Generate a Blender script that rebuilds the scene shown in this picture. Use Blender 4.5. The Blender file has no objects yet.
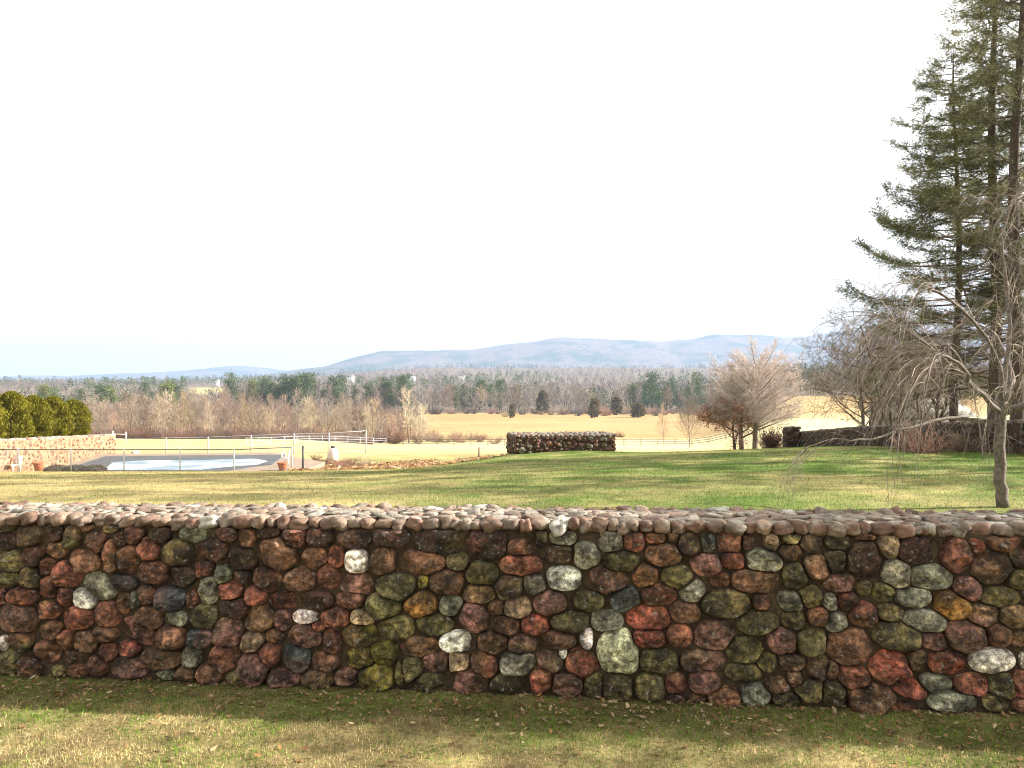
import bpy, math, numpy as np
from mathutils import Vector
rng = np.random.default_rng(7)
S = bpy.context.scene
COL = S.collection
F = 796.0
EYE = 1.6
rad = math.radians
SUN_AZ, SUN_EL = rad(6.0), rad(25.0)

def at(px, py, Y):
    """point seen at a pixel of the photograph when it lies Y metres ahead"""
    return np.array([(px - 512) / F * Y, Y, EYE - (py - 384) / F * Y])

# ------------------------------------------------------------------ noise
def _hash(ix, iy, s):
    h = (ix.astype(np.int64) * 374761393 + iy.astype(np.int64) * 668265263 + s * 1442695041) & 0x7fffffff
    h = ((h ^ (h >> 13)) * 1274126177) & 0x7fffffff
    return ((h ^ (h >> 16)) & 0xffff) / 65535.0
def vnoise(x, y, s=0):
    x = np.asarray(x, float); y = np.asarray(y, float)
    ix = np.floor(x); iy = np.floor(y); fx = x - ix; fy = y - iy
    fx = fx * fx * (3 - 2 * fx); fy = fy * fy * (3 - 2 * fy)
    a = _hash(ix, iy, s); b = _hash(ix + 1, iy, s); c = _hash(ix, iy + 1, s); d = _hash(ix + 1, iy + 1, s)
    return (a + (b - a) * fx) * (1 - fy) + (c + (d - c) * fx) * fy
def fbm(x, y, s=0, o=4):
    t = 0; a = .5; n = 0
    for k in range(o):
        t = t + a * vnoise(np.asarray(x) * 2 ** k, np.asarray(y) * 2 ** k, s + k); n += a; a *= .5
    return t / n
def sstep(a, b, x):
    t = np.clip((np.asarray(x, float) - a) / (b - a), 0, 1); return t * t * (3 - 2 * t)
def unit(v):
    v = np.asarray(v, float); return v / (np.linalg.norm(v, axis=-1, keepdims=True) + 1e-12)

# ------------------------------------------------------------------ terrain
FY = [-40, 8, 40, 51, 58, 80, 110, 150, 250, 320, 500, 600, 900, 1500, 2500, 4000, 12000]
FZ = [0, 0, -2.72, -2.85, -3.4, -5.0, -7.2, -10.1, -15.0, -16.1, -17.2, -16.4, -6.5, 2, 24, 30, 30]
RY = [-40, 60, 100, 200, 380, 600, 900, 1500, 2500, 4000, 12000]
RZ = [0, -3.5, -5.2, -6.8, -4.2, 1, 8, 18, 30, 30, 30]
def terrain(x, y):
    x = np.asarray(x, float); y = np.asarray(y, float)
    f = np.interp(y, FY, FZ); r = np.interp(y, RY, RZ)
    q = x / np.maximum(y, 5.0)
    f = f + (r - f) * sstep(.22, .36, q)
    f = f + 1.3 * sstep(-.12, -.3, q) * sstep(85, 140, y) * (1 - sstep(200, 320, y))
    f = f + sstep(900, 2600, y) * (10 * (vnoise(x / 420 + 3, y / 600, 5) - .5) + 26 * sstep(-.28, -.08, q) - 16 * sstep(-.2, -.5, q))
    a = np.interp(x, [-30, -10, -4, 0, 5, 13, 25], [2.62, 2.58, 2.42, 1.82, 1.78, 1.47, 1.3])
    p = np.interp(x, [0, 13], [1.3, 2.2])
    lawn = -a * (np.clip(y - 8, 0, 80) / 30) ** p
    lawn = np.where(y > 45, np.maximum(lawn, -4.6), lawn)
    w = sstep(37.5, 56, y)
    z = lawn * (1 - w) + f * w
    z = z + .22 * np.exp(-(((x - 2.4) / 3.2) ** 2 + ((y - 35) / 1.8) ** 2))      # rise under the low stone block
    z = z + .22 * np.exp(-(((x - 13.7) / .8) ** 2 + ((y - 45) / .7) ** 2))       # little mound at the bare tree
    z = z + .012 * (vnoise(x * 1.3, y * 1.3, 9) - .5) * sstep(60, 30, y)
    return z
def gz(x, y): return float(terrain(x, y))

# ------------------------------------------------------------------ mesh building
class MB:
    def __init__(s): s.V = []; s.Q = []; s.T = []; s.C = []; s.n = 0
    def add(s, v, q=None, t=None, c=None):
        v = np.asarray(v, float).reshape(-1, 3)
        if q is not None and len(q): s.Q.append(np.asarray(q, np.int64).reshape(-1, 4) + s.n)
        if t is not None and len(t): s.T.append(np.asarray(t, np.int64).reshape(-1, 3) + s.n)
        if c is None: c = (1, 1, 1)
        c = np.asarray(c, float)
        if c.ndim == 1: c = np.tile(c, (len(v), 1))
        s.C.append(c); s.V.append(v); s.n += len(v)
    def box(s, lo, hi, c=None):
        x0, y0, z0 = lo; x1, y1, z1 = hi
        v = [(x0,y0,z0),(x1,y0,z0),(x1,y1,z0),(x0,y1,z0),(x0,y0,z1),(x1,y0,z1),(x1,y1,z1),(x0,y1,z1)]
        s.add(v, [(0,3,2,1),(4,5,6,7),(0,1,5,4),(1,2,6,5),(2,3,7,6),(3,0,4,7)], c=c)
    def tube(s, pts, r, n=6, c=None, cap=True):
        pts = np.asarray(pts, float); m = len(pts); r = np.broadcast_to(np.asarray(r, float), (m,))
        d = unit(np.gradient(pts, axis=0))
        ref = np.array([1., 0, 0]) if abs(d[:, 0]).mean() < .7 else np.array([0, 1., 0])
        a = unit(np.cross(d, ref)); b = np.cross(d, a)
        th = np.arange(n) / n * 2 * math.pi
        v = pts[:, None] + r[:, None, None] * (np.cos(th)[None, :, None] * a[:, None] + np.sin(th)[None, :, None] * b[:, None])
        i = np.arange(m - 1)[:, None] * n; j = np.arange(n)[None]; k = (np.arange(n)[None] + 1) % n
        q = np.stack([i + j, i + k, i + n + k, i + n + j], -1).reshape(-1, 4)
        t = None
        if cap:
            t = [(0, jj + 1, jj) for jj in range(1, n - 1)] + [((m-1)*n, (m-1)*n + jj, (m-1)*n + jj + 1) for jj in range(1, n - 1)]
        s.add(v.reshape(-1, 3), q, t, c)
    def segs(s, p0, p1, r0, r1, c=None):
        """many three-sided twigs at once"""
        p0 = np.asarray(p0, float).reshape(-1, 3); p1 = np.asarray(p1, float).reshape(-1, 3); m = len(p0)
        if m == 0: return
        r0 = np.broadcast_to(r0, (m,)); r1 = np.broadcast_to(r1, (m,))
        d = unit(p1 - p0); ref = np.where(np.abs(d[:, :1]) < .7, np.array([[1., 0, 0]]), np.array([[0, 1., 0]]))
        a = unit(np.cross(d, ref)); b = np.cross(d, a)
        th = np.arange(3) / 3 * 2 * math.pi
        ring = np.cos(th)[None, :, None] * a[:, None] + np.sin(th)[None, :, None] * b[:, None]
        v = np.concatenate([p0[:, None] + ring * r0[:, None, None], p1[:, None] + ring * r1[:, None, None]], 1)
        base = np.arange(m)[:, None] * 6
        q = np.concatenate([base + np.array([[0, 1, 4, 3]]), base + np.array([[1, 2, 5, 4]]), base + np.array([[2, 0, 3, 5]])], 0)
        if c is not None:
            c = np.asarray(c, float)
            if c.ndim == 2: c = np.repeat(c, 6, 0)
        s.add(v.reshape(-1, 3), q, c=c)
    def tris(s, cen, d, w, l, c=None):
        """many leaf or blade triangles: base at cen, tip along d*l, width w across a random side"""
        cen = np.asarray(cen, float).reshape(-1, 3); m = len(cen); d = unit(d)
        side = unit(np.cross(d, rng.normal(size=(m, 3))))
        w = np.broadcast_to(w, (m,))[:, None]; l = np.broadcast_to(l, (m,))[:, None]
        v = np.stack([cen - side * w * .5, cen + side * w * .5, cen + d * l], 1).reshape(-1, 3)
        if c is not None:
            c = np.asarray(c, float)
            if c.ndim == 2: c = np.repeat(c, 3, 0)
        s.add(v, t=np.arange(m * 3).reshape(-1, 3), c=c)
    def quads(s, cen, d, w, l, c=None):
        """many small diamond sprays"""
        cen = np.asarray(cen, float).reshape(-1, 3); m = len(cen); d = unit(d)
        side = unit(np.cross(d, rng.normal(size=(m, 3))))
        w = np.broadcast_to(w, (m,))[:, None]; l = np.broadcast_to(l, (m,))[:, None]
        v = np.stack([cen, cen + d * l * .45 + side * w * .5, cen + d * l, cen + d * l * .45 - side * w * .5], 1).reshape(-1, 3)
        if c is not None:
            c = np.asarray(c, float)
            if c.ndim == 2: c = np.repeat(c, 4, 0)
        s.add(v, q=np.arange(m * 4).reshape(-1, 4), c=c)
    def mesh(s, name, smooth=False):
        me = bpy.data.meshes.new(name)
        V = np.concatenate(s.V) if s.V else np.zeros((0, 3))
        Q = np.concatenate(s.Q) if s.Q else np.zeros((0, 4), np.int64)
        T = np.concatenate(s.T) if s.T else np.zeros((0, 3), np.int64)
        me.vertices.add(len(V)); me.vertices.foreach_set('co', V.astype(np.float32).ravel())
        nl = len(Q) * 4 + len(T) * 3
        me.loops.add(nl); me.loops.foreach_set('vertex_index', np.concatenate([Q.ravel(), T.ravel()]).astype(np.int32))
        me.polygons.add(len(Q) + len(T))
        st = np.concatenate([np.arange(len(Q)) * 4, len(Q) * 4 + np.arange(len(T)) * 3]).astype(np.int32)
        me.polygons.foreach_set('loop_start', st)
        me.update(calc_edges=True)
        C = np.concatenate(s.C) if s.C else np.zeros((0, 3))
        at_ = me.attributes.new('col', 'FLOAT_COLOR', 'POINT')
        at_.data.foreach_set('color', np.concatenate([C, np.ones((len(C), 1))], 1).astype(np.float32).ravel())
        if smooth: me.polygons.foreach_set('use_smooth', np.ones(len(me.polygons), bool))
        me.validate()
        return me

def link(name, me, mat=None, parent=None):
    o = bpy.data.objects.new(name, me); COL.objects.link(o)
    if mat is not None and me is not None and len(me.materials) == 0: me.materials.append(mat)
    if parent is not None: o.parent = parent
    return o
def obj(name, mb, mat, parent=None, smooth=False): return link(name, mb.mesh(name, smooth), mat, parent)
def tag(o, label, cat, group=None, kind=None):
    if label: o['label'] = label
    if cat: o['category'] = cat
    if group: o['group'] = group
    if kind: o['kind'] = kind
    return o
def thing(name, label, cat, loc=(0, 0, 0), rz=0, group=None, scale=1.0):
    o = bpy.data.objects.new(name, None); COL.objects.link(o)
    o.location = Vector([float(v) for v in loc]); o.rotation_euler = (0, 0, rz); o.scale = (scale,) * 3
    return tag(o, label, cat, group)
def struct(o): o['kind'] = 'structure'; return o
def copy_tree(root, loc, rz, sc, label, group=None):
    r = root.copy(); COL.objects.link(r)
    r.location = Vector([float(v) for v in loc]); r.rotation_euler = (0, 0, rz); r.scale = sc if hasattr(sc, '__len__') else (sc,) * 3
    r['label'] = label
    if group: r['group'] = group
    for ch in root.children:
        c = ch.copy(); COL.objects.link(c); c.parent = r
        for g in ch.children:
            d = g.copy(); COL.objects.link(d); d.parent = c
    return r

# ------------------------------------------------------------------ materials
def newmat(name):
    m = bpy.data.materials.new(name); m.use_nodes = True
    nt = m.node_tree; nt.nodes.clear()
    out = nt.nodes.new('ShaderNodeOutputMaterial')
    return m, nt, out
def N(nt, t, **kw):
    n = nt.nodes.new(t)
    for k, v in kw.items(): setattr(n, k, v)
    return n
def inp(nt, sock, v):
    if isinstance(v, bpy.types.NodeSocket): nt.links.new(v, sock)
    else: sock.default_value = v
def mixc(nt, a, b, f, mode='MIX'):
    n = N(nt, 'ShaderNodeMix', data_type='RGBA', blend_type=mode)
    inp(nt, n.inputs[0], f); inp(nt, n.inputs[6], a if not isinstance(a, tuple) else (*a, 1)[:4]); inp(nt, n.inputs[7], b if not isinstance(b, tuple) else (*b, 1)[:4])
    return n.outputs[2]
def math_(nt, op, a, b=0.0, clamp=False):
    n = N(nt, 'ShaderNodeMath', operation=op, use_clamp=clamp); inp(nt, n.inputs[0], a); inp(nt, n.inputs[1], b); return n.outputs[0]
def maprange(nt, v, a, b, c, d):
    n = N(nt, 'ShaderNodeMapRange'); inp(nt, n.inputs[0], v)
    for k, q in zip((1, 2, 3, 4), (a, b, c, d)): n.inputs[k].default_value = q
    return n.outputs[0]
def noise(nt, scale, detail=4, rough=.55, vec=None, dist=0.0):
    n = N(nt, 'ShaderNodeTexNoise'); n.inputs['Scale'].default_value = scale; n.inputs['Detail'].default_value = detail
    n.inputs['Roughness'].default_value = rough; n.inputs['Distortion'].default_value = dist
    if vec is not None: nt.links.new(vec, n.inputs['Vector'])
    return n.outputs[0]
def attr(nt): return N(nt, 'ShaderNodeAttribute', attribute_name='col').outputs['Color']
def objvec(nt): return N(nt, 'ShaderNodeTexCoord').outputs['Object']
def bsdf(nt, out, col, rough=.8, spec=.3, bump=None, bstr=.3, bdist=.01, metal=0.0):
    p = N(nt, 'ShaderNodeBsdfPrincipled'); inp(nt, p.inputs['Base Color'], col if not isinstance(col, tuple) else (*col, 1)[:4])
    inp(nt, p.inputs['Roughness'], rough); p.inputs['Specular IOR Level'].default_value = spec; p.inputs['Metallic'].default_value = metal
    if bump is not None:
        b = N(nt, 'ShaderNodeBump'); b.inputs['Strength'].default_value = bstr; b.inputs['Distance'].default_value = bdist
        nt.links.new(bump, b.inputs['Height']); nt.links.new(b.outputs[0], p.inputs['Normal'])
    nt.links.new(p.outputs[0], out.inputs[0]); return p
def mat_simple(name, c, rough=.8, spec=.3, var=.35, scale=6, bstr=.3, bdist=.01, metal=0.0, rand=0.0):
    m, nt, out = newmat(name); v = objvec(nt); n1 = noise(nt, scale, 5, .6, v)
    f = maprange(nt, n1, .3, .7, 1 - var, 1 + var)
    if rand:
        oi = N(nt, 'ShaderNodeObjectInfo'); f = math_(nt, 'MULTIPLY', f, maprange(nt, oi.outputs['Random'], 0, 1, 1 - rand, 1 + rand))
    col = mixc(nt, c, f, 1.0, 'MULTIPLY')
    n2 = noise(nt, scale * 4, 4, .6, v)
    bsdf(nt, out, col, rough, spec, n2, bstr, bdist, metal); return m
def mat_attr(name, rough=.85, spec=.2, var=.3, scale=8, transl=0.0, rand=0.0, bstr=0.0, bdist=.01):
    m, nt, out = newmat(name); v = objvec(nt); n1 = noise(nt, scale, 4, .6, v)
    f = maprange(nt, n1, .3, .7, 1 - var, 1 + var)
    if rand:
        oi = N(nt, 'ShaderNodeObjectInfo'); f = math_(nt, 'MULTIPLY', f, maprange(nt, oi.outputs['Random'], 0, 1, 1 - rand, 1 + rand))
    col = mixc(nt, attr(nt), f, 1.0, 'MULTIPLY')
    if rand:
        hs = N(nt, 'ShaderNodeHueSaturation'); nt.links.new(col, hs.inputs['Color'])
        inp(nt, hs.inputs['Hue'], maprange(nt, math_(nt, 'FRACT', math_(nt, 'MULTIPLY', oi.outputs['Random'], 7.13)), 0, 1, .48, .52))
        inp(nt, hs.inputs['Saturation'], maprange(nt, math_(nt, 'FRACT', math_(nt, 'MULTIPLY', oi.outputs['Random'], 3.7)), 0, 1, .75, 1.2)); col = hs.outputs[0]
    if transl:
        d = N(nt, 'ShaderNodeBsdfDiffuse'); t = N(nt, 'ShaderNodeBsdfTranslucent'); mx = N(nt, 'ShaderNodeMixShader')
        nt.links.new(col, d.inputs[0]); nt.links.new(col, t.inputs[0]); mx.inputs[0].default_value = transl
        nt.links.new(d.outputs[0], mx.inputs[1]); nt.links.new(t.outputs[0], mx.inputs[2]); nt.links.new(mx.outputs[0], out.inputs[0])
    elif bstr: bsdf(nt, out, col, rough, spec, noise(nt, scale * 5, 4, .6, v), bstr, bdist)
    else: bsdf(nt, out, col, rough, spec)
    return m

def mat_stone():
    m, nt, out = newmat('stone'); v = objvec(nt)
    c = attr(nt)
    big = noise(nt, 9, 4, .6, v); mid = noise(nt, 38, 5, .65, v); fine = noise(nt, 170, 4, .7, v)
    c = mixc(nt, c, maprange(nt, big, .38, .62, .5, 1.5), 1.0, 'MULTIPLY')
    c = mixc(nt, c, maprange(nt, mid, .39, .61, .45, 1.55), 1.0, 'MULTIPLY')
    c = mixc(nt, c, maprange(nt, fine, .38, .62, .68, 1.32), 1.0, 'MULTIPLY')
    moss = maprange(nt, noise(nt, 3.1, 6, .65, v), .54, .68, 0, .4)
    c = mixc(nt, c, (.075, .068, .018), moss)
    stain = maprange(nt, noise(nt, 5.3, 5, .7, v, .6), .54, .66, 0, .7)
    c = mixc(nt, c, (.022, .014, .011), stain)
    grain = noise(nt, 330, 2, .6, v)
    c = mixc(nt, c, maprange(nt, grain, .40, .60, .55, 1.5), 1.0, 'MULTIPLY')
    vein = maprange(nt, math_(nt, 'ABSOLUTE', math_(nt, 'SUBTRACT', noise(nt, 9, 4, .6, v, .8), .5)), .0, .012, .4, 0)
    c = mixc(nt, c, (.012, .008, .006), vein)
    lich = maprange(nt, noise(nt, 46, 3, .6, v, .3), .60, .68, 0, .6)
    c = mixc(nt, c, (.34, .33, .27), lich)
    h = math_(nt, 'ADD', math_(nt, 'MULTIPLY', mid, .7), math_(nt, 'MULTIPLY', fine, .3))
    bsdf(nt, out, c, maprange(nt, mid, .3, .7, .55, .85), .4, h, 1.0, .02)
    return m
M_stone = mat_stone()
M_cope = None
def mat_cope():
    m, nt, out = newmat('coping_stone'); v = objvec(nt)
    c = attr(nt); mid = noise(nt, 30, 5, .65, v); fine = noise(nt, 150, 4, .7, v)
    c = mixc(nt, c, maprange(nt, mid, .3, .7, .65, 1.35), 1.0, 'MULTIPLY')
    lich = maprange(nt, noise(nt, 14, 5, .65, v), .52, .62, 0, .6)
    c = mixc(nt, c, (.30, .28, .23), lich)
    c = mixc(nt, c, (.05, .042, .032), maprange(nt, noise(nt, 22, 5, .7, v), .55, .64, 0, .7))
    bsdf(nt, out, c, .85, .3, math_(nt, 'ADD', mid, math_(nt, 'MULTIPLY', fine, .4)), .6, .01); return m
M_cope = mat_cope()
def mat_mortar():
    m, nt, out = newmat('mortar'); v = objvec(nt)
    n1 = noise(nt, 5, 5, .65, v); n2 = noise(nt, 60, 4, .7, v)
    c = mixc(nt, (.034, .024, .015), (.092, .066, .040), maprange(nt, n1, .35, .65, 0, 1)); c = mixc(nt, c, attr(nt), 1.0, 'MULTIPLY')
    c = mixc(nt, c, maprange(nt, n2, .3, .7, .6, 1.4), 1.0, 'MULTIPLY')
    bsdf(nt, out, c, .95, .15, n2, .8, .015); return m
M_mortar = mat_mortar()
M_bark = mat_simple('bark', (.085, .062, .046), .9, .2, .45, 18, .6, .02, rand=.2)
M_barkpale = mat_simple('pale_bark', (.22, .175, .14), .9, .2, .4, 20, .5, .015, rand=.15)
M_twig = mat_attr('twigs', var=.25, scale=3, rand=.28)
M_leaf = mat_attr('leaves', var=.3, scale=5, transl=.3, rand=.12)
M_needle = mat_attr('needles', var=.35, scale=2.5, transl=.2, rand=.12)
M_blade = mat_attr('grass_blades', var=.15, scale=2, transl=.35)
M_metal = mat_simple('galvanised_metal', (.42, .43, .44), .45, .5, .2, 8, .1, .004, metal=.3)
M_dark = mat_simple('dark_metal', (.035, .036, .036), .5, .4, .2, 8, .1, .004)
M_white = mat_simple('white_paint', (.75, .74, .71), .5, .4, .1, 5, .1, .004)
M_terra = mat_simple('terracotta', (.36, .12, .05), .8, .3, .25, 9, .2, .01)
M_wood = mat_simple('weathered_wood', (.16, .12, .09), .85, .2, .35, 8, .3, .01)

def ground_material():
    m, nt, out = newmat('ground'); v = N(nt, 'ShaderNodeTexCoord').outputs['Object']
    c = attr(nt)
    geo = N(nt, 'ShaderNodeNewGeometry'); sep = N(nt, 'ShaderNodeSeparateXYZ'); nt.links.new(geo.outputs['Position'], sep.inputs[0])
    fine = noise(nt, 42, 5, .7, v); mid = noise(nt, 6, 5, .65, v); wide = noise(nt, .5, 6, .65, v); far = noise(nt, .025, 6, .6, v)
    c = mixc(nt, c, maprange(nt, fine, .3, .7, .55, 1.45), 1.0, 'MULTIPLY')
    c = mixc(nt, c, maprange(nt, mid, .3, .7, .75, 1.25), 1.0, 'MULTIPLY')
    c = mixc(nt, c, maprange(nt, wide, .35, .65, .84, 1.16), 1.0, 'MULTIPLY')
    c = mixc(nt, c, maprange(nt, far, .35, .65, .85, 1.15), 1.0, 'MULTIPLY')
    bsdf(nt, out, c, .95, .1, math_(nt, 'ADD', fine, mid), .6, .02); return m
M_ground = ground_material()

STRAW = np.array([.36, .295, .13]); GREEN = np.array([.070, .112, .019]); SOIL = np.array([.085, .058, .034]); YEL = np.array([.38, .30, .14])
GOLD = np.array([.325, .22, .10]); FOREST = np.array([.15, .115, .085]); PALE = np.array([.46, .40, .22])
def lerp(a, b, t): return a * (1 - t[:, None]) + b * t[:, None]
def lawn_green(x, y):
    """0 dry straw .. 1 green, by place (what grows there)"""
    n = fbm(x * .35, y * .22, 21) ; n2 = fbm(x * 1.6, y * 1.2, 31)
    g = .06 + .70 * sstep(-9, 6, x + .15 * (y - 10)) + 1.1 * (n - .5) + 1.2 * (n2 - .5)
    return np.clip(g, 0, 1)
def front_green(x, y):
    wl = wall_y(x) - y                                   # distance out from the wall foot
    n = fbm(x * 1.5 + 7, y * 2.2, 41); n2 = fbm(x * 9, y * 11, 43)
    g = .85 * sstep(.85, .1, wl) + 2.2 * (n - .5) + 2.2 * (n2 - .5) + .14 + .16 * sstep(.6, 2.0, x)
    return np.clip(g, 0, 1)
WA = np.array([-2.82, 4.38]); WB = np.array([2.47, 3.85])
WU = (WB - WA) / np.linalg.norm(WB - WA); WN = np.array([WU[1], -WU[0]])       # along the wall, and out of its front face
def wall_y(x): return WA[1] + (x - WA[0]) * WU[1] / WU[0]

def build_ground():
    ys = np.concatenate([np.linspace(-30, 2, 12), np.linspace(2.4, 12, 34), np.geomspace(12.4, 62, 100), np.geomspace(64, 700, 90), np.geomspace(720, 9800, 50)])
    t = np.linspace(-1, 1, 341); t = np.sign(t) * (np.abs(t) ** 1.25)
    Y, T = np.meshgrid(ys, t, indexing='ij'); X = T * (34 + np.maximum(Y, 0) * .86)
    x = X.ravel(); y = Y.ravel(); z = terrain(x, y)
    q = x / np.maximum(y, 4)
    g = lawn_green(x, y)
    c = lerp(STRAW * .95, GREEN * 1.15, g)
    fg = front_green(x, y); c = np.where((y < 8)[:, None], lerp(lerp(np.tile(STRAW * .85, (len(x), 1)), SOIL * 1.5, np.clip(.3 + 1.6 * (fbm(x * 4, y * 4, 3) - .5), 0, 1)), GREEN, fg * .5), c)
    near = sstep(.20, .02, np.abs(wall_y(x) - .22 - y)) * (y < 8)
    c = lerp(c, SOIL * 1.1, near * .7)
    fld = sstep(46, 56, y + 4 * (fbm(x * .2, y * .2, 51) - .5))
    c = lerp(c, lerp(np.tile(YEL * 1.05, (len(x), 1)), PALE, sstep(60, 110, y) * sstep(-.35, .1, q)), fld)
    strip = sstep(36.5, 39.5, y) * sstep(49, 46, y) * sstep(-11, -9, x) * sstep(.6, -1.2, x)
    c = lerp(c, np.array([.24, .14, .07]), strip * .9)
    gold = sstep(165, 240, y + 50 * (fbm(x * .012, y * .02, 52) - .5))
    c = lerp(c, lerp(np.tile(GOLD, (len(x), 1)), np.array([.29, .21, .085]), sstep(.4, .62, fbm(x * .004 + 3, y * .025, 53)) * .55), gold)
    brush = sstep(140, 170, y) * sstep(235, 205, y) * sstep(-.1, -.2, q)
    c = lerp(c, np.array([.13, .085, .06]), brush * .9)
    edge = np.where(q > .3, 372, 505)
    wood = sstep(0, 18, y - edge)
    c = lerp(c, FOREST, wood)
    clear = np.exp(-(((q + .378) / .026) ** 4)) * sstep(800, 850, y) * sstep(1180, 1080, y)
    c = lerp(c, np.array([.42, .38, .16]), clear)
    n1, n2 = len(ys), len(t)
    i = (np.arange(n1 - 1)[:, None] * n2 + np.arange(n2 - 1)[None]).ravel()
    mb = MB(); mb.add(np.stack([x, y, z], 1), np.stack([i, i + 1, i + n2 + 1, i + n2], 1), c=c)
    struct(obj('ground', mb, M_ground, smooth=True))
build_ground()

# ------------------------------------------------------------------ stone walls
PAL = {'d': (.043, .021, .013), 'r': (.185, .069, .039), 'R': (.225, .068, .040), 'b': (.135, .068, .036), 'p': (.150, .075, .054),
       'o': (.088, .072, .026), 'y': (.120, .096, .016), 'g': (.165, .160, .110), 'k': (.048, .054, .054), 'w': (.60, .555, .46),
       'W': (.31, .31, .20), 'O': (.20, .10, .025), 't': (.25, .175, .10)}
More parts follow.
